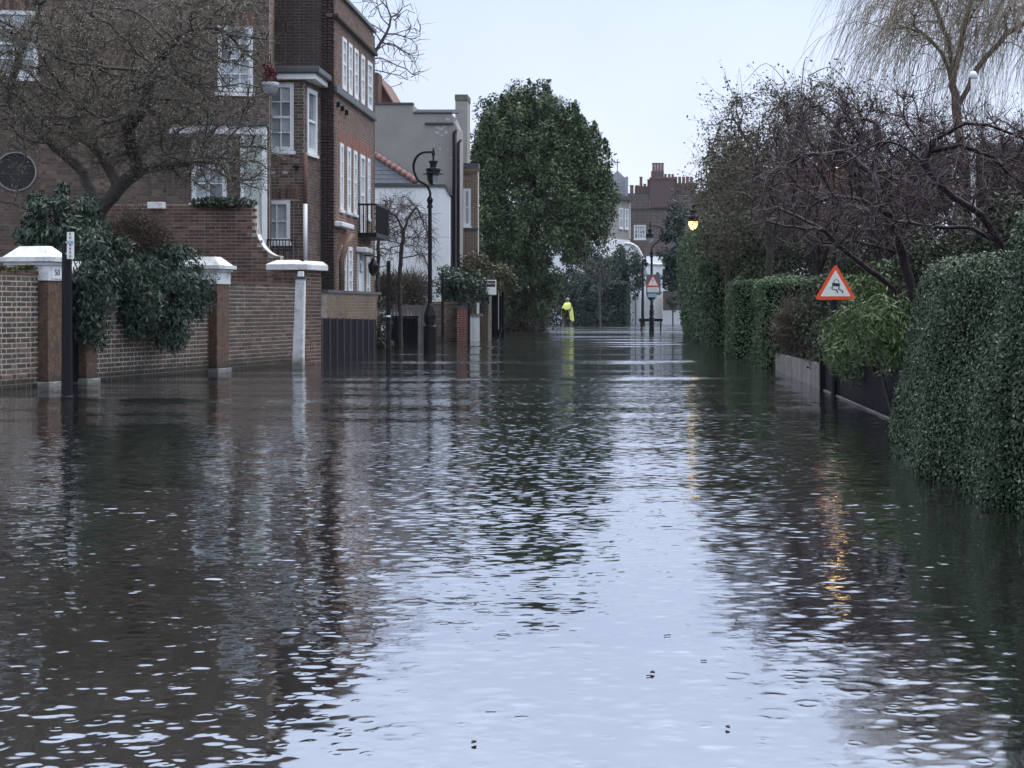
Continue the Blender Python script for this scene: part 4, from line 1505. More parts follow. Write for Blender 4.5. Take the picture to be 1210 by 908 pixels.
MB().fbox(SB, .1, 1.7, 3.14, 3.26, .002, .2).build('hood', M['white'], hB, bevel=.02)
MB().tube([(-7.02, 37.42, 1.0), (-7.02, 37.42, 2.3), (-6.95, 37.6, 2.7), (-6.9, 38.1, 2.95)], .07, 8).build('hood_bracket', M['timber_brown'], hB, smooth=True)
MB().box(-13, -7.21, 43.11, 43.4, -.3, 8.8).box(-11.9, -7.52, 37.61, 43.1, 8.5, 8.6).build('rear_wall', M['brick_dark'], hB)
for i in range(3):
    MB().fbox(SB, .35 + i * .55, .47 + i * .55, 6.08 - i * .03, 6.2 - i * .03, .002, .09).build('wall_tie', M['black'], hB)
bal = MB().fbox(SB, 3.3, 5.4, 3.02, 3.14, .004, .5).build('balcony', M['black'], hB)
MB().fbox(SB, 3.3, 5.4, 3.86, 3.91, .46, .5).fbox(SB, 3.3, 3.34, 3.86, 3.91, .004, .46).build('rail', M['black'], bal)
for i in range(15):
    a = 3.33 + i * .146
    MB().fbox(SB, a - .014, a + .014, 3.14, 3.86, .466, .494).build('baluster', M['black'], bal)
for i in range(4):
    MB().fbox(SB, 3.306, 3.334, 3.14, 3.86, .03 + i * .11, .055 + i * .11).build('baluster', M['black'], bal)
wl = thing('wall_lantern', (-6.95, 41.4, 2.0), 'small black lantern hung beside the arched white front door', 'lantern')
MB().lathe(-6.93, 41.45, [(.04, 2.02), (.11, 2.10), (.14, 2.3), (.06, 2.42), (.02, 2.5)], 8).build('lantern_body', M['black'], wl)
MB().tube([(-7.195, 41.45, 2.56), (-6.93, 41.45, 2.56), (-6.93, 41.45, 2.48)], .015, 6).build('arm', M['black'], wl)
# front area: black board fence and low stock brick wall
fn = thing('area_fence', (-6.55, 32.4, -.3), 'black upright board fence in front of the tall brick house', 'fence')
me0 = None
for i in range(58):
    y = 32.4 + i * .124
    z1_ = .95 - .10 * i / 58
    if i == 0:
        ob = MB().box(-6.57, -6.54, y, y + .100, -.35, z1_).build('board', M['timber_black'], fn)
    else:
        ob2 = link_mesh('board', ob.data, fn, (OFF[fn].x, OFF[fn].y + i * .124, OFF[fn].z - .10 * i / 58))
MB().box(-6.62, -6.58, 32.4, 39.5, .74, .82).build('rail', M['timber_black'], fn)
for i in range(9):
    MB().box(-6.538, -6.515, 32.55 + i * .82, 32.59 + i * .82, -.35, .97 - .01 * i).build('edge_glint', M['lead'], fn)  # pale strips stand in for reflections on the board edges
lw = thing('low_brick_wall', (-6.8, 38, 0), 'low yellow stock brick wall above the black board fence', 'wall')
LF, LL = frame((-6.82, 34.6), (-6.72, 41.3))
brick_wall(lw, LF, 0, LL, -.3, 1.5, M['brick_stock'], M['mortar_mid'], thick=.25, seed=17)
MB().fbox(LF, -.03, LL + .03, 1.503, 1.57, -.28, .03).build('coping', M['lead'], lw)
# ------------------------------------------------------------------ grey rendered building, white house, brick return
CD = 56.0
cx_ = lambda x: PX(x, CD)
cz_ = lambda y: PZ(y, CD)
hC = thing('rendered_building', (cx_(490), CD, 0), 'grey rendered flank of a building with stepped parapet and peeling paint', 'building')
poly = [(425, 415), (425, 124), (488, 124), (488, 134.5), (533, 134.5), (535, 140), (537.5, 146), (540, 150), (540, 415)]
MB().prism([Vector((cx_(x), CD, cz_(y))) for x, y in poly], (0, 2.1, 0)).build('wall', M['render'], hC)
MB().box(cx_(424), cx_(488.3), CD - .05, CD + .3, cz_(123.8), cz_(121.5)).build('parapet_coping', M['lead'], hC)
MB().box(cx_(488.5), cx_(534), CD - .05, CD + .3, cz_(134.2), cz_(132.5)).build('parapet_coping', M['lead'], hC)
MB().box(cx_(502), cx_(536), CD - .1, CD - .002, cz_(147), cz_(145.2)).build('ledge', M['lead'], hC)
rf = MB()
for i in range(4):
    y0, y1 = 132.3 - i * 2, 130.5 - i * 2
    rf.hexa([Vector((cx_(488.5), CD + .3 + i * .3, cz_(y0))), Vector((cx_(541), CD + .3 + i * .3, cz_(y0))), Vector((cx_(541), CD + .62 + i * .3, cz_(y0))), Vector((cx_(488.5), CD + .62 + i * .3, cz_(y0))),
             Vector((cx_(488.5), CD + .32 + i * .3, cz_(y1))), Vector((cx_(541), CD + .32 + i * .3, cz_(y1))), Vector((cx_(541), CD + .62 + i * .3, cz_(y1))), Vector((cx_(488.5), CD + .62 + i * .3, cz_(y1)))])
rf.build('slate_roof', M['slate'], hC)
r_ = random.Random(5)
for (x, y, w, h) in ((519, 152, 5, 2.5), (525, 150, 3.5, 1.8), (517, 156, 2.2, 2.8), (527, 157, 2.6, 2.6), (529, 141, 3, 1.6), (520, 176, 1.2, 1.2), (529, 177, 1.2, 1.0), (533, 187, 1.2, 1.4), (522, 160, 1.6, 1.2)):
    pts = []
    for i in range(14):
        th = 2 * math.pi * i / 14
        q = r_.uniform(.5, 1.2)
        pts.append(Vector((cx_(x + math.cos(th) * w * q), CD - .004, cz_(y + math.sin(th) * h * q))))
    MB().prism(pts, (0, .003, 0)).build('peeled_patch', M['render_pale'], hC)
MB().box(cx_(536), cx_(540.5), CD - .12, CD - .002, cz_(405), cz_(156)).build('pilaster', M['render'], hC)
for x in (537.0, 542.3):
    MB().tube([(cx_(x), CD - .2, cz_(404)), (cx_(x), CD - .2, cz_(158 if x < 540 else 170)), (cx_(x + 3), CD - .15, cz_(154 if x < 540 else 166))], .055, 8).build('downpipe', M['black'], hC, smooth=True)
# chimney with cap
k_ = MB().box(PX(538, 59.7), PX(552, 59.7), 59.7, 60.8, 2, PZ(119, 59.7)).build('chimney', M['render'], hC)
MB().box(PX(537.5, 59.7), PX(552.5, 59.7), 59.66, 60.85, PZ(118.8, 59.7), PZ(112, 59.7)).build('chimney_cap', paint('mossy_cap', (0.12, 0.125, 0.10), .9, .3, 5), k_)
# tiled gable showing over the parapet
MB().prism([W(425, 75, 63), W(444, 88, 63), W(464, 121, 63), W(466, 132, 63), W(425, 132, 63)], (0, 4, 0)).build('rear_gable', M['brick_red'], hC)
MB().prism([W(425, 72, 62.9), W(444, 86, 62.9), W(465, 121, 62.9), W(464, 123, 62.9), W(443, 89, 62.9), W(425, 76, 62.9)], (0, 4.2, 0)).build('rear_roof', M['terracotta'], hC)
MB().box(PX(434, 62), PX(447, 62), 62, 63, 9, PZ(86, 62)).build('rear_chimney', M['brick_red'], hC)

DD = 55.2
dx = lambda x: PX(x, DD)
dz = lambda y: PZ(y, DD)
hD = thing('white_house', (dx(485), DD, 0), 'low white painted house end with slate roof and red ridge tiles', 'house')
MB().prism([W(x, y, DD) for x, y in ((420, 415), (420, 221), (525, 221), (530.5, 231), (530.5, 415))], (0, .7, 0)).build('wall', M['white_wall'], hD)
MB().prism([W(x, y, DD - .06) for x, y in ((420, 221), (420, 218), (526, 218), (532.5, 230), (530.8, 231.5), (525, 221))], (0, .74, 0)).build('coping', M['lead'], hD)
# hipped slate roof, courses built one by one
A_, B_, C_ = W(420, 172, DD + .6), W(420, 217.5, DD), W(491, 217.5, DD)
for i in range(9):
    f0, f1 = i / 9, (i + 1) / 9
    p0, p1 = B_.lerp(A_, f0), B_.lerp(A_, f1 + .02)
    q0, q1 = C_.lerp(A_, f0), C_.lerp(A_, f1 + .02)
    m_ = MB()
    up = Vector((0, -.01, .03))
    k = max(1, int((q0 - p0).length / .3))
    for j in range(k):
        m_.hexa([p0.lerp(q0, (j + .02) / k), p0.lerp(q0, (j + .98) / k), p1.lerp(q1, (j + .98) / k), p1.lerp(q1, (j + .02) / k),
                 p0.lerp(q0, (j + .02) / k) + up, p0.lerp(q0, (j + .98) / k) + up, p1.lerp(q1, (j + .98) / k) + up * .3, p1.lerp(q1, (j + .02) / k) + up * .3])
    ob = m_.build('slate_course', M['slate'], hD)
for i in range(12):
    a, b = C_.lerp(A_, i / 12), C_.lerp(A_, (i + .97) / 12)
    off = Vector((0.06, -.02, .07))
    MB().tube([a + off, b + off * 1.2], [.10, .115], 8).build('ridge_tile', M['tile_red'], hD, smooth=True)
MB().box(dx(514), dx(514.8), DD - .03, DD - .002, dz(320), dz(222)).build('pipe', M['white'], hD)
MB().box(dx(505), dx(507), DD - .1, DD - .002, dz(314), dz(311.5)).build('vent', M['lead'], hD)

ED = 58.4
ex = lambda x: PX(x, ED)
ez = lambda y: PZ(y, ED)
hE = thing('stock_brick_house', (ex(556), ED, 0), 'narrow yellow stock brick house front with one white sash window beside the big evergreen', 'house')
EF, EL = frame((ex(541), ED), (ex(564.5), ED))
eh = [(ex(547) - ex(541), ex(556.5) - ex(541), ez(268), ez(223))]
brick_wall(hE, EF, 0, EL, -.3, ez(199), M['brick_stock'], M['mortar_mid'], holes=eh, thick=.5, reveal=.05, seed=21)
window(hE, EF, *eh[0], depth=.05, nx=1, ny=2, fw=.1, proud=.04)
MB().fbox(EF, -.02, EL + .03, ez(272), ez(269.5), .002, .08).build('string_course', M['lead'], hE)
for i in range(9):
    a = .05 + i * (EL - .1) / 9
    MB().fbox(EF, a, a + .06, ez(206), ez(203), .002, .05).build('dentil', M['brick_stock'], hE)
MB().fbox(EF, -.03, EL + .06, ez(203), ez(200), .002, .07).build('corbel', M['brick_stock'], hE)
MB().fbox(EF, -.03, EL + .03, ez(198.7), ez(193), -.6, .03).build('parapet', M['lead'], hE)

# ------------------------------------------------------------------ front gardens along the left pavement
gn = thing('boarded_gate', (PX(480, 47.6), 47.6, -.3), 'low black boarded double gate left of the grey brick wall', 'gate')
for i in range(10):
    x0 = 462 + i * 3.2
    MB().box(PX(x0, 47.6), PX(x0 + 3.0, 47.6), 47.6, 47.64, -.35, PZ(376, 47.6)).build('board', M['timber_black'], gn)
MB().box(PX(461.5, 47.6), PX(494.5, 47.6), 47.57, 47.66, PZ(375.8, 47.6), PZ(373.6, 47.6)).build('rail', M['timber_black'], gn)
fn = thing('picket_fence', (PX(490, 49), 49, -.3), 'grey weathered picket fence behind the black boarded gate', 'fence')
for i in range(15):
    x0 = 455 + i * 3.9
    MB().box(PX(x0, 49), PX(x0 + 3.3, 49), 49, 49.03, -.35, PZ(360 + (i * 7 % 3) * .6, 49)).build('board', M['timber_grey'], fn)
MB().box(PX(455, 49), PX(513, 49), 49.032, 49.07, PZ(366, 49), PZ(364, 49)).build('rail', M['timber_grey'], fn)
bw_ = thing('grey_brick_wall', (PX(520, 51), 51, 0), 'grey-brown brick front garden wall behind the street lamp', 'wall')
BWF, BWL = frame((PX(494, 50.5), 50.5), (PX(541, 52.5), 52.5))
brick_wall(bw_, BWF, 0, BWL, -.3, 1.28, M['brick_wall'], M['mortar_dark'], thick=.24, seed=23)
MB().fbox(BWF, -.02, BWL, 1.283, 1.35, -.27, .03).build('coping', M['stone'], bw_)
bp_ = thing('red_brick_pier', (PX(547, 52), 52, 0), 'orange-red brick gate pier next to the white gate panel', 'gate pier')
f1, l1 = frame((PX(540.5, 52), 52.0), (PX(553.5, 52), 52.0))
brick_wall(bp_, f1, 0, l1, -.3, PZ(364, 52), M['brick_rubbed'], M['mortar_mid'], thick=.4, seed=24, name='shaft')
MB().fbox(f1, -.03, l1 + .03, PZ(363.8, 52), PZ(361.5, 52), -.43, .04).build('cap', M['lead'], bp_)
wp_ = thing('white_panel_gate', (PX(561, 53), 53, -.3), 'white panelled gate post with grey rail beside the red brick pier', 'gate')
MB().box(PX(555, 53), PX(558.6, 53), 52.97, 53.05, -.35, PZ(374, 53)).build('stile', M['white'], wp_)
MB().box(PX(559, 53), PX(566.5, 53), 53, 53.06, -.35, PZ(374, 53)).build('panel', M['white'], wp_)
MB().box(PX(554.6, 53), PX(570, 53), 52.95, 53.1, PZ(373.8, 53), PZ(371, 53)).build('rail', M['timber_grey'], wp_)
MB().box(PX(563.5, 53), PX(566, 53), 53, 53.06, PZ(370.8, 53), PZ(358, 53)).build('stile', M['white'], wp_)
sf = thing('slatted_fence', (PX(570, 56), 56, -.3), 'short brown slatted fence between the white gate and the agent board', 'fence')
for i in range(5):
    x0 = 566 + i * 3.1
    MB().box(PX(x0, 56), PX(x0 + 1.9, 56), 56, 56.04, -.35, PZ(372, 56)).build('slat', M['timber_brown'], sf)
MB().box(PX(565, 56), PX(581, 56), 56.042, 56.08, PZ(377, 56), PZ(375, 56)).build('rail', M['timber_brown'], sf)
bw2 = thing('side_brick_wall', (PX(575, 57.5), 57.5, 0), 'dark brick wall piece behind the agent board', 'wall')
f2, l2 = frame((PX(566, 57.5), 57.5), (PX(579, 57.5), 57.5))
brick_wall(bw2, f2, 0, l2, -.3, PZ(350, 58), M['brick_dark'], M['mortar_dark'], thick=.4, seed=25)
for lab, x, D, y in (('thin black post rising from the grey brick wall behind the street lamp', 523, 49.6, 325), ('thin black post against the red brick pier', 554, 51.5, 358)):
    post('black_post', lab, x, D, PZ(y, D), .045)
dg = thing('dark_gate', (PX(587, 60), 60, -.3), 'tall dark blue-green boarded gate right of the agent board', 'gate')
for i in range(4):
    x0 = 581 + i * 3.2
    MB().box(PX(x0, 60), PX(x0 + 3.0, 60), 60, 60.05, -.35, PZ(350, 60)).build('board', M['timber_black'], dg)
MB().box(PX(588.5, 59.9), PX(589.6, 59.9), 59.9, 59.95, .3, PZ(342, 60)).build('slide_bar', M['steel'], dg)
MB().box(PX(593, 59.9), PX(595.5, 59.9), 59.9, 60.1, -.35, PZ(345, 60)).build('post', M['timber_black'], dg)

# estate agent's board
AD = 54.5
ag = thing('agent_board', (PX(578, AD), AD, -.3), 'black and white estate agent board on a pale wooden post', 'sign')
MB().box(PX(577, AD), PX(580.3, AD), AD, AD + .09, -.35, PZ(333, AD)).build('post', paint('pale_timber', (.30, .27, .23), .8, .2, 8), ag)
bd = MB().box(PX(564.3, AD), PX(586.5, AD), AD - .03, AD - .004, PZ(348.5, AD), PZ(331, AD)).build('board', M['sign_white'], ag)
MB().box(PX(565.2, AD), PX(585.4, AD), AD - .035, AD - .031, PZ(339.2, AD), PZ(332.2, AD)).build('dark_band', M['sign_black'], bd)
text_mesh('lettering', 'Horton', .115, M['sign_white'], bd, (PX(570.2, AD), AD - .038, PZ(335.2, AD)))
text_mesh('lettering', 'Garton', .115, M['sign_white'], bd, (PX(580.5, AD), AD - .038, PZ(335.2, AD)))
text_mesh('lettering', '&', .12, M['sign_pink'], bd, (PX(573.8, AD), AD - .038, PZ(337.2, AD)))
MB().box(PX(566, AD), PX(571, AD), AD - .035, AD - .031, PZ(346, AD), PZ(341, AD)).build('dark_square', M['sign_black'], bd)
text_mesh('numeral', '1', .11, M['sign_white'], bd, (PX(567.6, AD), AD - .038, PZ(343.5, AD)))
text_mesh('numeral', '2', .11, M['sign_white'], bd, (PX(569.6, AD), AD - .038, PZ(343.5, AD)))
text_mesh('lettering', 'SOLD', .09, M['sign_black'], bd, (PX(575.4, AD), AD - .033, PZ(342.4, AD)))

# ------------------------------------------------------------------ far end of the street
FD = 120.0
hF = thing('far_terrace_house', (PX(725, FD), FD, 0), 'grey rendered terrace house with white lower storey right of the big evergreen', 'house')
FF, FL = frame((PX(700, 117), 117.0), (PX(744, 124), 124.0))


def fx(x):
    o, u, n = FF
    k = (x - CX) / F
    return (k * o.y - o.x) / (u.x - k * u.y)


fz = lambda y: PZ(y, 122)
fw_ = [(fx(731), fx(735), fz(270), fz(246)), (fx(737.5), fx(741.5), fz(270), fz(246))]
up_ = MB()
MB().fbox(FF, 0, FL, fz(283), fz(236), -6, 0).build('upper_wall', M['render'], hF)
MB().fbox(FF, -.05, FL, -.3, fz(283) - .005, -6, .06).build('lower_wall', M['white_wall'], hF)
MB().fbox(FF, -.1, FL + .1, fz(236) + .005, fz(231), -6, .3).build('cornice', M['lead'], hF)
MB().fbox(FF, FL - .06, FL + .01, fz(281), fz(238), .002, .08).build('quoin', M['white'], hF)
for w in fw_:
    window(hF, (FF[0] + FF[2] * .06, FF[1], FF[2]), *w, depth=.02, nx=1, ny=2, fw=.1, proud=.06)
for x in (731, 738):
    MB().fbox(FF, fx(x), fx(x + 3.5), fz(312), fz(289), .062, .09).build('window_recess', M['glass_dark'], hF)

TD = 215.0
tx, tz = (lambda x: PX(x, TD)), (lambda y: PZ(y, TD))
ct = thing('church_tower', (tx(730), TD, 0), 'pale grey church tower with pointed top and stone cross beyond the rooftops', 'church')
tm = paint('pale_tower_stone', (.30, .315, .35), .9, .1, .3)
MB().box(tx(716), tx(742), TD, TD + 4, 0, tz(212)).build('tower', tm, ct)
MB().prism([W(x, y, TD - .05) for x, y in ((717, 213), (728.7, 202.5), (730.5, 202.5), (741, 213))], (0, 3.8, 0)).build('gable', tm, ct)
MB().box(tx(738.5), tx(742.3), TD - .2, TD + .6, tz(240), tz(209)).build('turret', tm, ct)
MB().box(tx(715.7), tx(719), TD - .2, TD + .6, tz(240), tz(210)).build('turret', tm, ct)
for i in range(6):
    MB().box(tx(715.9), tx(742.2), TD - .12, TD - .052, tz(217 + i * 4), tz(216.4 + i * 4)).build('stone_course', paint('course_stone', (.26, .27, .3), .9) if i == 0 else bpy.data.materials['course_stone'], ct)
MB().box(tx(728.9), tx(730.0), TD - .1, TD + .1, tz(203), tz(188)).box(tx(726.6), tx(732.3), TD - .08, TD + .08, tz(193), tz(191.4)).build('cross', tm, ct)

GD = 126.0
gx, gz = (lambda x: PX(x, GD)), (lambda y: PZ(y, GD))
hG = thing('chimney_house', (gx(780), GD, 0), 'brown brick house with big clustered chimneys and one white barred window at the street end', 'house')
GF, GFL = frame((gx(742.5), GD), (gx(845), GD))
gh = [(gx(749) - gx(742.5), gx(763) - gx(742.5), gz(283), gz(266))]
brick_wall(hG, GF, 0, GFL, -.3, gz(230.5), M['brick_far'], M['mortar_mid'], holes=gh, thick=7, reveal=.06, seed=27, scale=1.6)
window(hG, GF, *gh[0], depth=.05, nx=4, ny=3, sash=False, fw=.1, proud=.05, bar=.05)
MB().fbox(GF, 0, GFL, gz(248), gz(246.3), .002, .1).build('string_course', M['lead'], hG)
MB().fbox(GF, -.05, GFL, gz(230.3), gz(228.8), -7, .1).build('parapet_coping', M['lead'], hG)
st = MB().box(gx(768), gx(797), GD - .3, GD + 1.2, gz(246), gz(212)).build('chimney_stack', M['brick_far'], hG)
MB().box(gx(767.5), gx(797.5), GD - .36, GD + 1.26, gz(211.8), gz(210)).build('stack_band', M['terracotta'], st)
MB().box(gx(769.5), gx(784.5), GD - .1, GD + 1.0, gz(209.8), gz(202.5)).build('stack_head', M['brick_far'], st)
for i in range(4):
    MB().lathe(gx(772.3 + i * 3.5), GD + .3, [(.115, gz(202.3)), (.105, gz(194)), (.135, gz(193.6)), (.135, gz(192.4))], 10).build('chimney_pot', M['terracotta'], st)
for x in (786.5, 791, 795):
    MB().lathe(gx(x), GD + .4, [(.11, gz(210)), (.10, gz(206)), (.13, gz(205.5))], 10).build('chimney_pot', M['terracotta'], st)
s2 = MB().box(gx(750), gx(768), GD + .6, GD + 1.6, gz(228.7), gz(219.5)).build('chimney_stack', M['brick_far'], hG)
for x, y0, y1, r in ((746.5, 229, 218, .16), (753, 219.5, 218, .13), (757.5, 219.5, 208, .125), (762, 219.5, 216.5, .12), (766.5, 219.5, 211, .11)):
    MB().lathe(gx(x), GD + 1.0, [(r, gz(y0)), (r * .9, gz(y1 + 1)), (r * 1.2, gz(y1 + .7)), (r * 1.2, gz(y1))], 10).build('chimney_pot', M['terracotta'], s2)
MB().prism([W(x, y, GD - .02) for x, y in ((767.5, 237), (774, 233.5), (773, 235.5), (769, 246), (767.5, 246))], (0, .01, 0)).build('flashing', M['render_pale'], hG)
s3 = MB().box(gx(796), gx(822), GD + .6, GD + 1.6, gz(228.7), gz(216)).build('chimney_stack', M['brick_far'], hG)
for i in range(5):
    MB().lathe(gx(799 + i * 4.6), GD + 1.0, [(.13, gz(216)), (.12, gz(208.5)), (.15, gz(208))], 10).build('chimney_pot', M['terracotta'], s3)

# white sweeping wall, white gates
HD_ = 112.0
wh = thing('white_ramped_wall', (PX(760, HD_), HD_, 0), 'white wall whose top sweeps down in a curve at the end of the street', 'wall')
crv = [(738, 288.5), (744, 288.8), (749, 290.5), (753.5, 294), (756.5, 299), (759, 305), (764, 311), (768, 313), (790, 314)]
MB().prism([W(738, 384, HD_)] + [W(x, y, HD_) for x, y in crv] + [W(790, 384, HD_)], (0, .35, 0)).build('wall', M['white_wall'], wh)
for (xa_, ya_), (xb_, yb_) in zip(crv[:-1], crv[1:]):
    a, b = W(xa_, ya_, HD_), W(xb_, yb_, HD_)
    MB().tube([a + Vector((0, -.05, .05)), b + Vector((0, -.05, .05))], .1, 6).build('coping_stone', M['cap'], wh)
MB().box(PX(764, 113), PX(791, 113), 113, 116, -.3, PZ(303, 113)).build('lean_to', M['white_wall'], wh)
for x0, x1, y0, y1 in ((775.5, 778.5, 322, 341), (783, 786, 318, 340), (779, 782, 345, 360)):
    MB().box(PX(x0, HD_), PX(x1, HD_), HD_ - .05, HD_ - .005, PZ(y1, HD_), PZ(y0, HD_)).build('window_slit', M['glass_dark'], wh)
wg = thing('white_gates', (PX(763, 106), 106, -.3), 'row of tall white panelled gates at the end of the flooded street', 'gate')
for x0, x1, y in ((743.3, 746.4, 346), (746.8, 750.2, 349), (751.5, 756.5, 347), (757, 763, 348.5), (763.3, 769, 348.5), (769.6, 775, 348), (775.3, 783, 347)):
    pg_ = MB().box(PX(x0, 106), PX(x1, 106), 106, 106.08, -.35, PZ(y, 106)).build('gate_panel', M['white_wall'], wg)
    MB().box(PX(x0 + .8, 106), PX(x1 - .8, 106), 105.97, 105.998, PZ(377, 106), PZ(y + 4, 106)).build('inset', M['white'], pg_)
MB().box(PX(750.3, 106), PX(751.4, 106), 105.95, 106.1, -.35, PZ(345, 106)).build('gate_post', M['lead'], wg)
MB().box(PX(747.5, 106), PX(750, 106), 105.94, 105.995, PZ(355, 106), PZ(351, 106)).build('sign_panel', M['sign_grey'], wg)
lw2 = thing('white_low_wall', (PX(793, 104), 104, -.3), 'low white wall with dark brick behind it right of the white gates', 'wall')
MB().box(PX(783.4, 104), PX(812, 104), 104, 104.2, -.35, PZ(367, 104)).build('wall', M['white_wall'], lw2)
MB().box(PX(783.4, 105), PX(815, 105), 105, 105.3, -.35, PZ(344, 105)).build('brick_screen', M['brick_far'], lw2)

# thin second lamp post and barrier by the far lamp
tp = thing('thin_lamp_post', (PX(759.5, 95), 95, -.3), 'thin black lamp post with small crooked head before the white sweeping wall', 'street lamp')
MB().lathe(PX(759.5, 95), 95, [(.16, -.3), (.16, .35), (.09, .5), (.07, PZ(330, 95)), (.055, PZ(312, 95))], 10).build('shaft', M['black'], tp)
MB().tube(bez([(PX(759.5, 95), 95, PZ(312, 95)), (PX(760, 95), 95, PZ(308, 95)), (PX(762, 95), 95, PZ(307, 95)), (PX(763.5, 95), 95, PZ(310, 95))], 5), .06, 6).build('neck', M['black'], tp)
MB().lathe(PX(763.5, 95), 95, [(.03, PZ(316, 95)), (.13, PZ(313, 95)), (.15, PZ(311, 95)), (.04, PZ(309.5, 95))], 10).build('lantern_head', M['black'], tp)
br = thing('road_barrier', (PX(769, 72), 72, -.3), 'dark low plank barrier standing across the water behind the sign-bearing lamp', 'barrier')
MB().box(PX(755, 72), PX(783, 72), 72, 72.06, PZ(380, 72), PZ(376.8, 72)).build('plank', M['black'], br)
for x in (757, 780):
    MB().box(PX(x, 72), PX(x + 1.5, 72), 71.97, 72.09, -.35, PZ(376.9, 72)).build('leg', M['black'], br)
# ------------------------------------------------------------------ hedges and fences on the right
rng = np.random.default_rng(21)


def hedge(label, x0, x1, y0, y1, z1, n, size, mat, group=None, round_=.25, lump=.05, faces='xyYZX', seed=1, wfac=.62, shape=None, name='hedge', tilt=.55, inset=.10):
    t = thing(name, ((x0 + x1) / 2, (y0 + y1) / 2, 0), label, 'hedge', group)
    P, Nn = box_surface(x0, x1, y0, y1, -.12, z1, n, rng, round_, lump, faces, seed)
    if shape:
        P = shape(P)
    # some leaves sit deeper, stray shoots stand out
    P = P - Nn * rng.exponential(size * .6, size=(len(P), 1)) + Nn * (rng.uniform(size=(len(P), 1)) > .97) * size * rng.uniform(0, 2.0, size=(len(P), 1))
    leaf_obj('foliage', leaf_quads(P, Nn, size, size * wfac, rng, tilt), mat, t)
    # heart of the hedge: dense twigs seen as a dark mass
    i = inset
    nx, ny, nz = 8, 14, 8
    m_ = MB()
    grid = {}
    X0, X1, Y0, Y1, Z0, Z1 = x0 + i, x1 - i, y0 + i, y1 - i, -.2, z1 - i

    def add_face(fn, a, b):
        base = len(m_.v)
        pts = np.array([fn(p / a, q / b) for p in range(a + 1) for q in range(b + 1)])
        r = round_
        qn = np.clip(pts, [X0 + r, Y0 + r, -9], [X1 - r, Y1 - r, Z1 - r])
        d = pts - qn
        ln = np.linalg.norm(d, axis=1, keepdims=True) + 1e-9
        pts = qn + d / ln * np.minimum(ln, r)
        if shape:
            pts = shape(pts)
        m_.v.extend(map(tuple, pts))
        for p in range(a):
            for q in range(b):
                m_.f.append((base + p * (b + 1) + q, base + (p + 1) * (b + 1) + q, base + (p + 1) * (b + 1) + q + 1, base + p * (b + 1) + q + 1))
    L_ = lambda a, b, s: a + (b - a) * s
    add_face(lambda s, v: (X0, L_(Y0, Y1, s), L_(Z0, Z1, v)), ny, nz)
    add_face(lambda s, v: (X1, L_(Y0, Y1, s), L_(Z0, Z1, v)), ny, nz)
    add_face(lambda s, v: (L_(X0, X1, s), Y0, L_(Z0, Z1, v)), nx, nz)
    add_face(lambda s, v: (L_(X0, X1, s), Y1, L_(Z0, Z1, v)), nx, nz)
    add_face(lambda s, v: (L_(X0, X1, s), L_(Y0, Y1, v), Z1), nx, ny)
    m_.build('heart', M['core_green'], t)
    return t


def lean_near(P):
    """the big hedge bulges low down and steps back a little towards the top"""
    P = P.copy()
    P[:, 0] += .26 * np.clip(P[:, 2] / 1.6, 0, 1) ** 1.5 + .04 * np.sin(P[:, 1] * 2.1)
    P[:, 1] -= .25 * np.clip(P[:, 2] / 1.6, 0, 1) ** 1.5 * (P[:, 1] > 12)
    return P


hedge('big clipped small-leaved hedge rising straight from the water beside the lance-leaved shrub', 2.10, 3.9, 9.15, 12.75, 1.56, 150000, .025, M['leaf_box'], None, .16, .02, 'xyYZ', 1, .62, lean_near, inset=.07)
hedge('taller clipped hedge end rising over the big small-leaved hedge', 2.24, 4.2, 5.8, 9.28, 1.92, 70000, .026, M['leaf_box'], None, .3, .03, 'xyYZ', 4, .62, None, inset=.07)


def lean_far(P):
    """tall hedge: undercut at the foot, leaning out over the road above"""
    P = P.copy()
    k = np.clip(P[:, 2] / 4.1, 0, 1)
    f = np.clip((3.3 - P[:, 0]) / 1.2, 0, 1)
    P[:, 0] -= f * (.25 * np.sin(k * 2.4) - .10)
    return P


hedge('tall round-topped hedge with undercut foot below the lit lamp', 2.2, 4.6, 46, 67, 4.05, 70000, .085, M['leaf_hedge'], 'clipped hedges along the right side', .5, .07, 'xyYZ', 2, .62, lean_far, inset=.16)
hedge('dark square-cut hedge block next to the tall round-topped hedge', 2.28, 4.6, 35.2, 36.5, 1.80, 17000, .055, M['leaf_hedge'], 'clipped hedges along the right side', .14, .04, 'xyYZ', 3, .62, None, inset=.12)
hedge('square-cut hedge block with leafless brown shrub leaning on it', 2.45, 4.6, 29.6, 30.7, 1.74, 17000, .05, M['leaf_hedge'], 'clipped hedges along the right side', .18, .04, 'xyYZ', 5, .62, None, inset=.12)


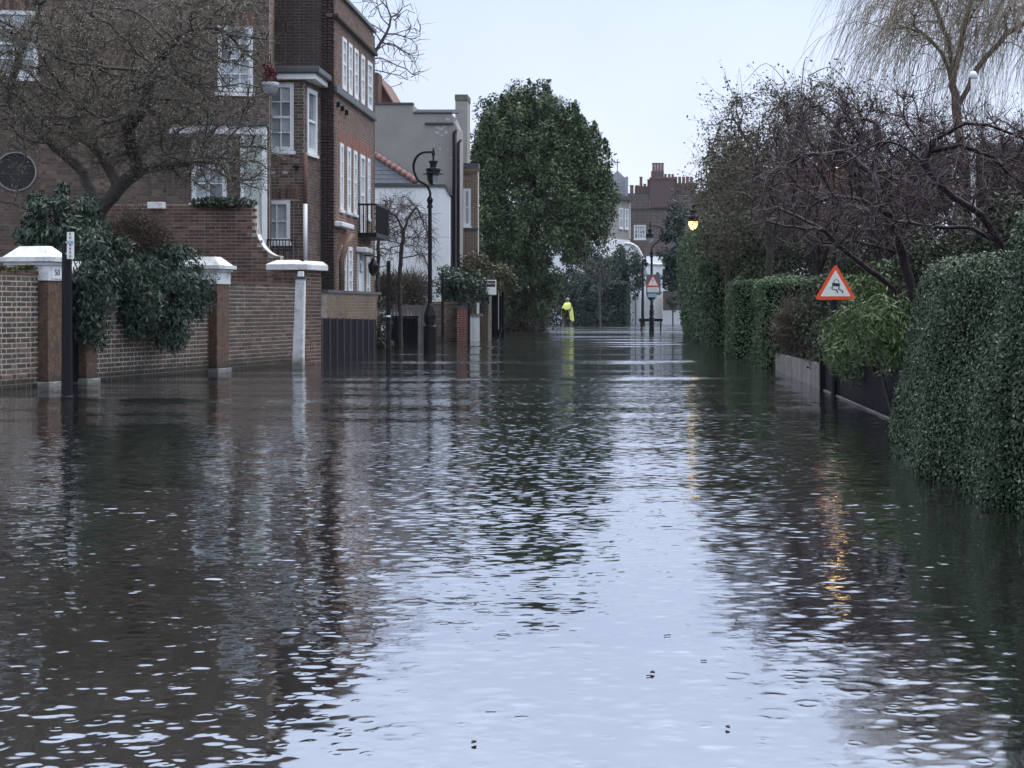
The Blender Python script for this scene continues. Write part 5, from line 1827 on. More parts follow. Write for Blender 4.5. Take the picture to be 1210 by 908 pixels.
def shrub(name, label, cat, blobs, n, L_, W_, mat, down=0.0, tilt=.8, sub=.22, k=24, group=None, twig=None, heart=True, stems=0, base_z=None, stretch=1.0, root=(0, 0)):
    """blobs: (x, y, D, rx_px, ry_px, depth) ellipsoids measured in the photograph"""
    b0 = blobs[0]
    bz = base_z if base_z is not None else -.2
    c0 = W(b0[0], b0[1], b0[2])
    t = thing(name, (c0.x, c0.y, bz), label, cat, group)
    vol = [b[3] * b[4] for b in blobs]
    Vs = []
    for b, v in zip(blobs, vol):
        c = W(b[0], b[1], b[2])
        s = b[2] / F
        P, Nn = clumps(c, (b[3] * s, b[5], b[4] * s), k, sub, int(n * v / sum(vol)), rng, .3, stretch)
        P[:, 2] = np.maximum(P[:, 2], .01 + rng.uniform(0, .05, len(P)))
        Vs.append(leaf_quads(P, Nn, L_, W_, rng, tilt, down))
    leaf_obj('foliage', np.vstack(Vs), mat, t)
    st = MB()
    for b in blobs:
        c = W(b[0], b[1], b[2])
        s = b[2] / F
        for i in range(max(3, stems)):
            tip = c + Vector((rng.normal() * b[3] * s * .45, rng.normal() * b[5] * .4, abs(rng.normal()) * b[4] * s * .5))
            foot = Vector((c.x + root[0] + rng.normal() * .08, c.y + root[1] + rng.normal() * .08, bz))
            mid = foot.lerp(tip, .5) + Vector((rng.normal() * .08, rng.normal() * .08, .1))
            st.tube(bez([foot, mid, tip], 4), [.03 * (1 - .8 * q / 8) for q in range(9)], 5, False)
    st.build('stem', M['bark'], t, smooth=True)['kind'] = 'stuff'
    if twig:
        tw = []
        for b in blobs:
            c = W(b[0], b[1], b[2])
            s = b[2] / F
            q = int(twig * b[3] * b[4] / sum(vol))
            p0 = ell(c, (b[3] * s * .8, b[5] * .8, b[4] * s * .8), q, rng)
            d = (p0 - np.array(c)) / np.array([b[3] * s, b[5], b[4] * s]) + rng.normal(size=(q, 3)) * .5
            d[:, 2] += .35
            d /= np.linalg.norm(d, axis=1, keepdims=True)
            ln = rng.uniform(.2, .7, size=(q, 1)) * b[4] * s
            p1 = p0 + d * ln * .5 + rng.normal(size=(q, 3)) * .03
            p2 = p1 + (d + rng.normal(size=(q, 3)) * .3) * ln * .5
            tw.append(np.stack([p0, p1, p2], axis=1))
        twig_mesh('twig', np.vstack(tw), .006 * max(1, b0[2] / 25), M['twig_brown'], t, rng)
    return t


# low grey timber edging, then dark board fence
gf = thing('timber_edging', (2.74, 22, -.3), 'low grey weathered timber board edging between the square hedge block and the dark fence', 'fence')
ob = None
for i in range(46):
    y = 21.9 + i * .152
    z1_ = .36 - .06 * i / 46
    if ob is None:
        ob = MB().box(2.72, 2.755, y, y + .143, -.3, .36).build('board', M['timber_grey'], gf)
    else:
        link_mesh('board', ob.data, gf, (OFF[gf].x, OFF[gf].y + i * .152, OFF[gf].z - .06 * i / 46 + .02 * ((i * 7) % 3 - 1)))
df = thing('dark_board_fence', (2.76, 16, -.3), 'dark navy board fence with pale gravel board under the lance-leaved shrub', 'fence')
ob = None
for i in range(62):
    y = 12.55 + i * .15
    if ob is None:
        ob = MB().box(2.75, 2.775, y, y + .142, -.3, .56).build('board', M['timber_black'], df)
    else:
        link_mesh('board', ob.data, df, (OFF[df].x, OFF[df].y + i * .15, OFF[df].z))
MB().box(2.725, 2.748, 12.5, 21.8, .004, .022).build('gravel_board', M['timber_grey'], df)
MB().box(2.68, 2.76, 21.75, 21.86, -.3, .9).build('fence_post', M['black'], df)

# shrubs
shrub('lance_leaf_shrub', 'bright green lance-leaved shrub spilling over the dark fence below the slippery road sign', 'shrub',
      [(1026, 374, 20.9, 42, 42, .40), (1003, 402, 20.5, 26, 38, .3), (1050, 345, 21.0, 30, 30, .4), (1034, 418, 20.3, 36, 26, .28), (1064, 385, 21.0, 22, 44, .3), (1003, 395, 18.8, 22, 34, .22), (1028, 396, 17.2, 24, 34, .22), (1052, 390, 16.0, 20, 40, .2), (1012, 420, 18.2, 24, 18, .16)], 26000, .105, .020, M['leaf_bamboo'], .55, .7, .2, 26, root=(.3, .3))
shrub('dark_shrub', 'dark evergreen shrub behind the slippery road sign post', 'shrub',
      [(966, 380, 24, 26, 56, .6), (975, 410, 23.4, 18, 34, .4), (1010, 355, 24.5, 45, 50, .6)], 9000, .07, .04, M['leaf_dark'], 0, .8, .22, 30)
shrub('leafless_shrub', 'pale brown leafless shrub leaning against the square-cut hedge block', 'shrub',
      [(942, 390, 28.2, 26, 34, .4)], 900, .05, .03, M['leaf_russet'], 0, .8, .2, 16, twig=1600)
shrub('garden_evergreen', 'dark evergreen bush filling the gap between the tall hedge and the square-cut blocks', 'shrub',
      [(915, 300, 43, 40, 85, 1.2), (960, 300, 39.5, 55, 85, 1.6), (900, 360, 42, 34, 44, 1.0)], 28000, .10, .06, M['leaf_dark'], 0, .8, .4, 60)
shrub('conifer_bush', 'dark blue-green bushy tree left of the tall round-topped hedge', 'tree',
      [(797, 300, 76, 15, 50, 1.0), (800, 262, 77, 12, 26, .8), (795, 330, 76, 12, 18, .8)], 9000, .14, .08, M['leaf_blue'], 0, .8, .32, 34, root=(1.2, 0))
shrub('backing_evergreen', 'broad mass of dark evergreen garden trees behind the leafless fruit trees', 'tree',
      [(1000, 260, 52, 120, 75, 3), (1120, 255, 46, 110, 80, 3), (1230, 240, 42, 90, 90, 3), (900, 250, 58, 70, 90, 2.5)], 60000, .17, .10, M['leaf_dark'], 0, .9, .75, 70)
shrub('low_evergreen', 'low dark evergreen growth behind the big small-leaved hedge', 'shrub',
      [(1110, 310, 19, 60, 45, .6), (1180, 285, 17, 50, 50, .6)], 9000, .06, .035, M['leaf_dark'], 0, .8, .2, 40)
shrub('yellow_leaf_shrub', 'olive green leafy shrub on top of the tall hedge by the lit lamp', 'shrub',
      [(848, 242, 52, 26, 24, .9), (884, 236, 48, 34, 42, .9)], 9000, .08, .05, M['leaf_olive'], 0, .9, .3, 40, base_z=0.05)

# right lamps
def right_lamp(label, x, y, D, lit=True, glow='lamp_lit'):
    X, z = PX(x, D), PZ(y, D)
    t = thing('street_lamp', (X + .75, D + .3, .05), label, 'street lamp', 'swan-neck street lamps')
    px, py = X + .75, D + .3
    MB().lathe(px, py, [(.14, .05), (.14, .75), (.07, .85), (.055, z + .1), (.05, z + .35)], 12).build('shaft', M['black'], t)
    MB().tube(bez([(px, py, z + .33), (px - .02, py, z + .5), (px - .25, py - .1, z + .58), (X + .1, D, z + .52), (X, D, z + .42)], 6), .03, 7).build('neck', M['black'], t, smooth=True)
    lantern(t, X, D, z, 1.1, lit, glow)
    if glow != 'lamp_lit':
        m_ = MB()
        vs = [(X + .17 * math.cos(math.pi + math.pi * i / 8), D + .17 * math.sin(math.pi + math.pi * i / 8), z - q_) for i in range(9) for q_ in (.004, .27)]
        m_.add(vs, [(2 * i, 2 * i + 1, 2 * i + 3, 2 * i + 2) for i in range(8)]).build('shade', M['black'], t)  # half shade added to block the glow towards the camera
    ld = bpy.data.lights.new('lamp_light', 'POINT')
    ld.energy = 1.2 if glow == 'lamp_lit' else 2.2
    ld.color = (1.0, .66, .30)
    ld.shadow_soft_size = .12
    lo = bpy.data.objects.new('lamp_light', ld)
    COL.objects.link(lo)
    lo.parent = t
    lo.location = Vector((X, D, z - .42)) - OFF[t]
    return t


right_lamp('lit black street lamp glowing warm yellow against the tall round-topped hedge', 819, 262, 47.6)
right_lamp('black street lamp almost hidden among the leafless fruit tree branches', 988, 180, 26.0, True, 'lamp_bright')

wpz = thing('white_pole', (PX(1150, 31), 31, .05), 'white pole with rounded cap standing among the branches before the willow', 'pole')
MB().lathe(PX(1150, 31), 31, [(.055, .05), (.05, PZ(95, 31)), (.045, PZ(94, 31))], 12).build('shaft', M['white'], wpz)
MB().lathe(PX(1150, 31), 31, [(.03, PZ(94, 31)), (.075, PZ(92, 31)), (.08, PZ(88, 31)), (.05, PZ(85, 31)), (.01, PZ(84, 31))], 12).build('cap', M['white'], wpz, smooth=True)
# ------------------------------------------------------------------ trees
def bare_tree(name, label, trunks, att, step, infl, kill, iters, tip, seed, bark, twig_mat, per, tlen, trad, thr, droop=0, up=0, spread=.8,
              bend=(0, 0, 0), base_max=None, cat='tree', group=None, expo=2.3, buds=None, jit=.25, leaves=None, segs=3):
    rg = np.random.default_rng(seed)
    t = thing(name, tuple(Vector(trunks[0][0])), label, cat, group)
    nodes, par = grow(trunks, att, step, infl, kill, iters, rg, bend, jit)
    r = radii(par, tip, expo, base_max)
    wood_mesh('trunk', nodes, par, r, bark, t)
    tw = twigs(nodes, par, r, rg, thr, per, tlen, trad, droop, up, spread, segs)
    twig_mesh('crown', tw, trad, twig_mat, t, rg)
    for spec in (buds or []):
        n, L_, W_, mat = spec[:4]
        src = tw.reshape(-1, 3)
        P = src[rg.integers(0, len(src), n)] + rg.normal(size=(n, 3)) * spec[4]
        Nn = rg.normal(size=(n, 3))
        Nn /= np.linalg.norm(Nn, axis=1, keepdims=True)
        leaf_obj('bud' if L_ < .05 else 'leaf', leaf_quads(P, Nn, L_, W_, rg, .6), mat, t)
    return t


rg = np.random.default_rng(31)
# big budding tree in front of the brown house
D0 = 27.5
tr = [[W(96, 434, D0), W(106, 300, D0), W(118, 250, D0), W(140, 222, D0), W(163, 203, D0), W(200, 196, 27), W(245, 188, 26.6)],
      [W(118, 250, D0), W(95, 200, 28), W(40, 150, 28.3), W(10, 110, 28.6)],
      [W(140, 222, D0), W(120, 185, 27.8), W(85, 150, 28), W(105, 118, 28.1), W(150, 110, 28.2)],
      [W(163, 203, D0), W(150, 150, 27), W(170, 130, 26.8), W(180, 80, 26.6), W(215, 40, 26.4)],
      [W(10, 110, 28.6), W(25, 60, 28.6), W(45, 20, 28.5), W(42, -20, 28.4)],
      [W(106, 300, D0), W(60, 262, 27), W(15, 240, 26.4), W(-30, 236, 26)]]
att = np.vstack([ellp(120, 95, 27.6, 130, 105, 1.9, 850, rg), ellp(230, 110, 27, 85, 120, 1.5, 500, rg), ellp(20, 60, 28, 90, 120, 1.8, 350, rg), ellp(270, 190, 26.8, 62, 38, 1.0, 200, rg), ellp(170, 150, 27.2, 120, 60, 1.5, 300, rg), ellp(265, 30, 27.2, 55, 60, 1.2, 140, rg)])
bare_tree('budding_tree', 'large lichen-grey tree with buds spread in front of the brown brick house', tr, att, .16, 1.3, .22, 60, .0105, 32, M['bark'], M['twig_brown'],
          3.8, .42, .0060, .020, up=.10, base_max=.125, buds=[(60000, .040, .018, M['leaf_bud'], .03)], expo=2.2)

# drooping evergreen over the wall
rng = np.random.default_rng(41)
shrub('round_evergreen', 'rounded evergreen with drooping narrow leaves above the white capped gate pier', 'shrub',
      [(70, 262, 24.9, 44, 40, .5), (100, 292, 24.6, 26, 40, .4), (48, 285, 24.8, 26, 24, .4)], 9500, .125, .034, M['leaf_laurel'], .6, .6, .2, 26, base_z=.1)
shrub('hanging_evergreen', 'dark drooping evergreen shrub hanging down the street side of the long brick wall', 'shrub',
      [(140, 322, 25.0, 44, 36, .40), (190, 340, 25.9, 50, 46, .38), (160, 370, 25.2, 38, 34, .26), (222, 335, 26.7, 28, 40, .34), (112, 335, 24.0, 22, 56, .24), (198, 385, 25.8, 26, 30, .22), (108, 385, 23.9, 14, 30, .18)], 20000, .115, .032, M['leaf_laurel'], .75, .55, .2, 40, base_z=1.3, root=(-.9, .3))
P = ell(tuple(W(262, 240, 33.0)), (.75, .2, .14), 900, rng)
iv = thing('wall_top_ivy', tuple(W(262, 245, 32.9)), 'trailing ivy along the top of the high ramped brick wall', 'ivy')
leaf_obj('foliage', leaf_quads(P, np.tile([0, -.5, .8], (len(P), 1)), .09, .06, rng, .8, .4), M['leaf_laurel'], iv)
shrub('wall_foot_shrub', 'brown twiggy shrub behind the long brick wall beside the hanging evergreen', 'shrub',
      [(160, 285, 29.5, 48, 32, .5)], 2600, .05, .03, M['leaf_russet'], 0, .8, .25, 24, twig=2400, base_z=.1)

# big evergreen
TDg = 72.0
mg = thing('evergreen_tree', (PX(632, TDg), TDg, .05), 'huge dense dark evergreen tree standing over the left side of the street', 'tree')
Vs = []
for (x, y, rx, ry, rd, k, n) in ((636, 240, 78, 112, 3.0, 190, 34000), (612, 165, 52, 58, 2.4, 80, 15000), (596, 250, 46, 130, 2.4, 100, 17000), (672, 240, 56, 68, 2.3, 80, 13000), (615, 335, 56, 50, 2.4, 70, 12000),
                                (668, 180, 30, 44, 1.6, 40, 6000), (580, 175, 24, 50, 1.6, 40, 6000), (643, 140, 34, 36, 1.6, 30, 5000), (585, 340, 30, 50, 1.6, 40, 7000), (690, 225, 30, 40, 1.6, 30, 5000)):
    c = W(x, y, TDg)
    s = TDg / F
    P, Nn = clumps(c, (rx * s, rd, ry * s), k, .46, int(n * 1.25), rng, .35, 1.3, .35)
    Vs.append(leaf_quads(P, Nn, .18, .075, rng, .7))
# upright plumes break the outline
for i in range(120):
    th = rng.uniform(-.35, math.pi + .35)
    x, y = 636 + math.cos(th) * rng.uniform(62, 90), 234 - math.sin(th) * rng.uniform(80, 118)
    c = W(x, y, TDg)
    dd = rng.uniform(-1.6, 1.6)
    n = 150
    q = rng.uniform(0, 1, n)
    P = np.array(c)[None, :] + np.column_stack([rng.normal(size=n) * .17 * (1.15 - q), dd + rng.normal(size=n) * .17 * (1.15 - q), q * rng.uniform(.7, 1.25) - .2])
    Nn = rng.normal(size=(n, 3)) * .6 + np.array([math.cos(th) * .3, 0, .6])
    Nn /= np.linalg.norm(Nn, axis=1, keepdims=True)
    Vs.append(leaf_quads(P, Nn, .21, .08, rng, .6))
leaf_obj('crown', np.vstack(Vs), M['leaf_magnolia'], mg)
c = W(634, 225, TDg)
att = np.vstack([ell(c, (2.6, 2.4, 4.0), 260, rng)])
nodes, par = grow([[W(632, 392, TDg), W(630, 350, TDg), W(634, 300, TDg), W(636, 200, TDg)]], att, .3, 2.5, .5, 30, rng)
wood_mesh('trunk', nodes, par, radii(par, .02, 2.3, .28), M['bark_far'], mg)

# leafless pollard before the white house
D1 = 46.0
tr = [[W(474, 416, D1), W(472, 330, D1), W(474, 300, D1), W(477, 272, D1), W(484, 256, D1)], [W(477, 272, D1), W(468, 255, D1), W(455, 250, D1)], [W(484, 256, D1), W(492, 245, D1), W(500, 262, D1)]]
att = np.vstack([ellp(476, 262, D1, 34, 28, .9, 420, rng), ellp(500, 285, D1, 18, 26, .7, 160, rng), ellp(458, 285, D1, 14, 22, .6, 120, rng), ellp(470, 240, D1, 24, 12, .7, 140, rng)])
bare_tree('pollard_tree', 'small dark leafless pollard with twisted drooping branches before the white house', tr, att, .13, .9, .17, 50, .008, 51, M['bark'], M['twig_purple'],
          2.2, .42, .007, .016, droop=.22, base_max=.07, bend=(0, 0, -.08))
tr = [[W(446, 412, 44.6), W(446, 330, 44.6), W(447, 290, 44.6), W(451, 262, 44.7)]]
att = np.vstack([ellp(452, 255, 44.7, 16, 24, .5, 120, rng), ellp(450, 300, 44.7, 14, 26, .5, 90, rng)])
bare_tree('street_tree', 'dark leafless tree trunk right beside the black balcony', tr, att, .15, .9, .2, 30, .014, 52, M['bark'], M['twig_purple'], .5, .3, .008, .02, droop=.1, base_max=.14)
# tree showing above the tall house
tr = [[W(425, 402, 68), W(425, 150, 68), W(428, 90, 68)], [W(428, 90, 68), W(445, 60, 68), W(460, 30, 68)]]
att = np.vstack([ellp(450, 45, 68, 58, 62, 2.0, 420, rng), ellp(470, 75, 68, 32, 34, 1.4, 120, rng)])
bare_tree('distant_bare_tree', 'thin leafless treetop showing against the sky over the tall brick house', tr, att, .4, 3.0, .5, 40, .014, 53, M['bark_far'], M['twig_brown'], .9, .9, .012, .03, up=.1, base_max=.22)

# shrubs of the left front gardens
shrub('twiggy_shrub', 'brown leafless twiggy shrubs above the grey picket fence', 'shrub', [(480, 345, 50, 34, 24, .6), (455, 345, 46, 16, 22, .4)], 1800, .06, .04, M['leaf_russet'], 0, .8, .3, 20, twig=2600)
shrub('climbing_shrub', 'glossy green climber heaped over the front wall behind the street lamp', 'shrub', [(545, 340, 53, 24, 24, .6), (530, 335, 53, 14, 18, .5), (566, 345, 53.5, 8, 20, .4)], 5200, .12, .075, M['leaf_laurel'], .2, .8, .24, 26)
shrub('russet_shrub', 'brownish shrub beneath the big evergreen next to the brick house', 'shrub', [(562, 320, 57, 24, 16, .6), (590, 330, 60, 20, 18, .6)], 4200, .12, .07, M['leaf_olive'], 0, .8, .3, 24)
shrub('ivy_bush', 'dark ivy climbing beside the black board fence end', 'shrub', [(447, 385, 41, 10, 36, .3), (450, 410, 41, 9, 14, .3)], 1800, .08, .055, M['leaf_dark'], 0, .8, .2, 14)
shrub('foot_shrubs', 'brownish shrubs growing at the foot of the big evergreen', 'shrub', [(620, 366, 76, 34, 24, .9), (600, 355, 74, 16, 36, .8), (640, 360, 78, 14, 26, .8), (610, 384, 76, 26, 12, .8), (634, 382, 78, 20, 12, .8), (578, 375, 66, 10, 22, .6)], 14000, .14, .08, M['leaf_russet'], 0, .8, .35, 34, twig=600)
shrub('under_shrub', 'dark shrubs under the right flank of the big evergreen behind the cyclist', 'shrub', [(690, 350, 98, 30, 36, 1.2), (668, 350, 98.5, 22, 36, 1.0), (700, 320, 99, 26, 34, 1.2), (672, 376, 98, 34, 12, .9), (705, 374, 99, 26, 14, .9)], 16000, .17, .10, M['leaf_blue'], 0, .8, .42, 40)
shrub('far_bush', 'loose bush leaning over the far clipped hedge towards the white gates', 'shrub', [(748, 318, 103, 13, 24, .9), (752, 330, 103, 9, 22, .7), (735, 305, 104, 12, 14, .8)], 4200, .16, .09, M['leaf_blue'], 0, .8, .35, 24, root=(-1.2, 0))
hedge('far clipped hedge with rounded top beside the white gates', PX(716, 100), PX(743.5, 100), 100, 104, PZ(333, 100), 9000, .13, M['leaf_blue'], 'clipped hedges along the left end', .2, .05, 'xyZX', 6, .6, inset=.15)
hedge('round-shouldered far hedge above the clipped one at the end of the left side', PX(690, 102), PX(742.8, 102), 102.5, 106, PZ(304, 102), 12000, .14, M['leaf_blue'], 'clipped hedges along the left end', .9, .08, 'xyZX', 8, .6, inset=.2)
st = thing('slim_tree', (PX(709, 93), 93, -.2), 'slim young leafless tree trunk behind the cyclist', 'tree')
nodes, par = grow([[W(709, 388, 93), W(708.5, 350, 93), W(709, 325, 93)]], np.vstack([ellp(705, 318, 93, 22, 24, .8, 120, rng)]), .25, 2, .35, 20, rng)
r_ = radii(par, .016, 2.2, .13)
wood_mesh('trunk', nodes, par, r_, M['bark_far'], st)
twig_mesh('crown', twigs(nodes, par, r_, rng, .03, 1.0, .5, .012), .012, M['twig_brown'], st, rng)
pt = thing('potted_tree', (PX(795, 103), 103, -.2), 'small clipped tree before the low white wall at the street end', 'tree')
MB().tube([W(795, 388, 103), W(795, 366, 103)], .05, 6).build('trunk', M['bark_far'], pt)
P, Nn = clumps(W(795, 358, 103), (.45, .4, .55), 14, .18, 1100, rng)
leaf_obj('crown', leaf_quads(P, Nn, .12, .07, rng), M['leaf_blue'], pt)

# ------------------------------------------------------------------ tangled fruit trees on the right
rg = np.random.default_rng(61)
D2 = 17.5
tr = [[W(1100, 480, D2), W(1078, 345, D2), W(1066, 300, D2), W(1050, 255, D2 - .2), (W(1020, 238, D2 - .3)), W(985, 232, D2 - .4), W(955, 245, D2 - .4)],
      [W(1066, 300, D2), W(1010, 285, D2 - .4), W(960, 290, D2 - .6), W(930, 300, D2 - .6)],
      [W(1050, 255, D2 - .2), W(1030, 205, D2 + .1), W(1000, 180, D2 + .3), W(950, 185, D2 + .4), W(920, 200, D2 + .4)]]
att = np.vstack([ellp(1000, 235, D2, 110, 62, 1.3, 900, rg), ellp(1060, 190, D2 + .5, 80, 50, 1.1, 400, rg), ellp(930, 215, D2, 50, 55, .9, 300, rg)])
bare_tree('fruit_tree', 'tangled leafless fruit tree arching over the slippery road sign', tr, att, .11, .8, .17, 55, .006, 62, M['bark_wet'], M['twig_purple'],
          1.15, .34, .0040, .011, up=.10, base_max=.055, bend=(-.05, -.02, .02), segs=4)
D3 = 15.2
tr = [[W(1070, 500, D3 + 1.2), W(1058, 345, D3 + 1.2), W(1035, 325, D3 + 1), W(1000, 300, D3 + .9), W(974, 273, D3 + .8), W(918, 245, D3 + 1), W(903, 214, D3 + 1.1)],
      [W(974, 273, D3 + .8), W(940, 270, D3 + .7), W(905, 262, D3 + .7), W(880, 270, D3 + .9)]]
att = np.vstack([ellp(950, 255, D3 + .9, 75, 40, .7, 420, rg), ellp(1010, 270, D3 + .8, 60, 35, .6, 260, rg), ellp(905, 230, D3 + 1, 34, 40, .5, 160, rg)])
bare_tree('leaning_fruit_tree', 'low leafless fruit tree with long stem leaning left over the water', tr, att, .10, .7, .16, 45, .0055, 63, M['bark_wet'], M['twig_purple'],
          1.0, .30, .0036, .010, up=.06, base_max=.05, segs=4)
D4 = 14.6
tr = [[W(1186, 505, D4), W(1188, 310, D4), W(1180, 285, D4), W(1160, 255, D4), W(1115, 225, D4), W(1091, 193, D4)],
      [W(1091, 193, D4), W(1105, 165, D4), W(1140, 146, D4), W(1180, 152, D4), W(1225, 170, D4)],
      [W(1091, 193, D4), W(1065, 172, D4), W(1040, 168, D4), W(1010, 185, D4), W(985, 205, D4)],
      [W(1105, 178, D4), W(1135, 172, D4), W(1170, 185, D4), W(1200, 210, D4), W(1225, 225, D4)],
      [W(1180, 285, D4), W(1150, 270, D4), W(1105, 268, D4), W(1060, 262, D4)]]
att = np.vstack([ellp(1140, 190, D4, 100, 60, .9, 650, rg), ellp(1090, 240, D4, 90, 50, .8, 420, rg), ellp(1200, 240, D4, 60, 70, .8, 300, rg)])
bare_tree('arching_fruit_tree', 'leafless fruit tree with thick dark limbs arching over the big hedge', tr, att, .10, .75, .16, 50, .0055, 64, M['bark_wet'], M['twig_purple'],
          1.0, .32, .0036, .010, up=.10, base_max=.062, segs=4)
D5 = 25.0
for i, (x, y, D, rx, ry, lab) in enumerate(((1045, 190, 25, 85, 85, 'upright leafless tree dense with twigs behind the tangled fruit tree'), (1140, 195, 26, 90, 82, 'bushy leafless tree between the white pole and the arching fruit tree'),
                                            (965, 195, 26.5, 75, 90, 'dense leafless tree crowding round the half-hidden street lamp'), (1210, 215, 24, 60, 80, 'leafless twiggy tree rising behind the taller hedge end'))):
    tr = [[W(x + 8, 445, D), W(x + 3, 320, D), W(x, 225, D)], [W(x + 3, 320, D), W(x - 22, 250, D + .3), W(x - 35, 200, D + .4)], [W(x + 3, 320, D), W(x + 30, 250, D - .3), W(x + 42, 195, D - .4)]]
    att = np.vstack([ellp(x, y, D, rx, ry, 1.8, 620, rg), ellp(x, y + 50, D, rx, ry * .6, 1.5, 200, rg)])
    bare_tree('twiggy_tree', lab, tr, att, .18, 1.3, .26, 45, .008, 165 + i, M['bark_wet'], M['twig_purple'],
              3.4, .55, .0052, .02, up=.22, base_max=.06, segs=4, buds=[(1500, .05, .028, M['leaf_russet'], .04)], group='leafless trees behind the hedge')
D6 = 36.0
for i, (x, y, D, rx, ry, lab) in enumerate(((905, 175, 36, 72, 78, 'loose scrubby tree with sparse olive leaves standing against the sky left of the willow'), (855, 215, 44, 38, 55, 'small scrubby tree with olive leaves above the lit lamp'),
                                            (978, 165, 34, 70, 74, 'scrubby leafless crown with few leaves just left of the willow shoots'))):
    tr = [[W(x + 4, 420, D), W(x + 4, 300, D), W(x, 230, D), W(x - 18, 170, D)], [W(x + 4, 300, D), W(x + 26, 220, D), W(x + 30, 160, D)]]
    att = np.vstack([ellp(x, y, D, rx, ry, 1.8, 640 if i != 1 else 300, rg), ellp(x, y + 70, D, rx * .9, 45, 1.5, 200, rg)])
    bare_tree('scrubby_tree', lab, tr, att, .24, 1.7, .33, 45, .010, 66 + i, M['bark_far'], M['twig_brown'],
              2.8, .7, .0062, .024, droop=.05, up=.16, base_max=.085, segs=4, buds=[(6000, .08, .042, M['leaf_olive'], .07)], group='scrubby trees over the right hedges')
# long whips standing over the crowns
tw = []
for x, y, dxp, dyp, D in ((905, 120, -60, 40, 35), (930, 100, -50, -2, 34), (945, 130, 10, -62, 34), (955, 90, 60, 30, 34), (990, 110, 30, 40, 34), (860, 190, -55, 30, 44), (840, 180, 30, -40, 40)):
    a = W(x, y, D)
    b = W(x + dxp, y + dyp, D)
    m_ = a.lerp(b, .5) + Vector((0, 0, .45))
    tw.append([np.array(q) for q in bez([a, m_, b], 4)])
wt = bpy.data.objects['scrubby_tree']
twig_mesh('whip', np.array(tw), .012, M['twig_brown'], wt, rg)

# weeping willow blown to the left
D7 = 42.0
wl_ = thing('willow_tree', (PX(1132, D7), D7, .05), 'straw-coloured weeping willow with long hanging shoots behind the white pole', 'tree')
tr = [[W(1145, 410, D7), W(1140, 200, D7), W(1132, 140, D7), W(1126, 100, D7)],
      [W(1126, 95, D7), W(1112, 62, D7), W(1092, 40, D7), W(1068, 25, D7)],
      [W(1126, 95, D7), W(1122, 50, D7), W(1105, 8, D7), W(1088, -25, D7)],
      [W(1130, 130, D7), W(1155, 80, D7), W(1190, 40, D7), W(1240, 10, D7)],
      [W(1126, 95, D7), W(1140, 30, D7), W(1160, -40, D7), W(1180, -90, D7)],
      [W(1092, 40, D7), W(1070, 32, D7), W(1050, 35, D7)]]
att = np.vstack([ellp(1150, -50, D7, 110, 75, 2.8, 400, rg), ellp(1090, 20, D7, 50, 45, 2.0, 260, rg), ellp(1210, 10, D7, 70, 60, 2.5, 220, rg)])
nodes, par = grow(tr, att, .3, 2.2, .45, 30, rg)
r_ = radii(par, .014, 2.2, .30)
wood_mesh('trunk', nodes, par, r_, paint('willow_bark', (.12, .085, .055), .8, .3, 3), wl_)
arcs, tw = [], []
for i, p in enumerate(par):
    if p < 0 or r_[i] > .06 or nodes[i].z < 6.3:
        continue
    for _ in range(rg.poisson(.95)):
        v = np.array([rg.normal() * .8 - .3, rg.normal() * .7, rg.uniform(.1, .8)])
        v /= np.linalg.norm(v)
        L_ = rg.uniform(.9, 3.0)
        pts = [np.array(nodes[i])]
        for s_ in range(6):
            v[2] -= rg.uniform(.15, .38)
            v += rg.normal(size=3) * .10
            v /= np.linalg.norm(v)
            pts.append(pts[-1] + v * L_ / 6)
        arcs.append(pts)
        for s_ in (2, 3, 4, 5, 6):
            for _ in range(rg.integers(1, 3)):
                w = v * .5 + rg.normal(size=3) * .35 + np.array([-.15, 0, 0])
                l_ = rg.uniform(.5, 2.6)
                q = [pts[s_] + rg.normal(size=3) * .03]
                sway = rg.normal() * .05 - .09
                for k_ in range(6):
                    w = w + np.array([sway + rg.normal() * .05, rg.normal() * .06, -.42])
                    w /= np.linalg.norm(w)
                    q.append(q[-1] + w * l_ / 6)
                tw.append(q)
twig_mesh('bough', np.array(arcs), .011, M['twig_willow'], wl_, rg)
twig_mesh('crown', np.array(tw), .0058, M['twig_willow'], wl_, rg)
# ------------------------------------------------------------------ cyclist in a yellow cape
BD = 91.0
bx0 = PX(670.5, BD)
bk = thing('bicycle', (bx0, BD, -.18), 'dark bicycle ridden through the flood under the yellow cape', 'bicycle')
# riding towards the camera and a little to the left
hd = Vector((-.42, -.91, 0)).normalized()
sd_ = Vector((-hd.y, hd.x, 0))
gz0 = -.18
C0 = Vector((bx0, BD, gz0))
for s_ in (-.52, .52):
    c = C0 + hd * s_ + Vector((0, 0, .34))
    ring_ = [c + hd * (.325 * math.cos(2 * math.pi * i / 24)) + Vector((0, 0, .325 * math.sin(2 * math.pi * i / 24))) for i in range(25)]
    w = MB().tube(ring_, .02, 6, False).build('tyre', M['rubber'], bk, smooth=True)
    sp_ = MB()
    for i in range(10):
        th = 2 * math.pi * i / 10
        sp_.tube([c, c + hd * (.31 * math.cos(th)) + Vector((0, 0, .31 * math.sin(th)))], .003, 3, False)
    sp_.build('spokes', M['steel'], w)
fp, rp = C0 + hd * .52 + Vector((0, 0, .34)), C0 - hd * .52 + Vector((0, 0, .34))
bb, st_, hdt = C0 - hd * .08 + Vector((0, 0, .30)), C0 - hd * .24 + Vector((0, 0, .82)), C0 + hd * .34 + Vector((0, 0, .86))
MB().tube([bb, st_], .018, 6).tube([bb, hdt], .02, 6).tube([st_, hdt], .018, 6).tube([rp, bb], .012, 6).tube([rp, st_], .012, 6).build('frame', M['black'], bk)
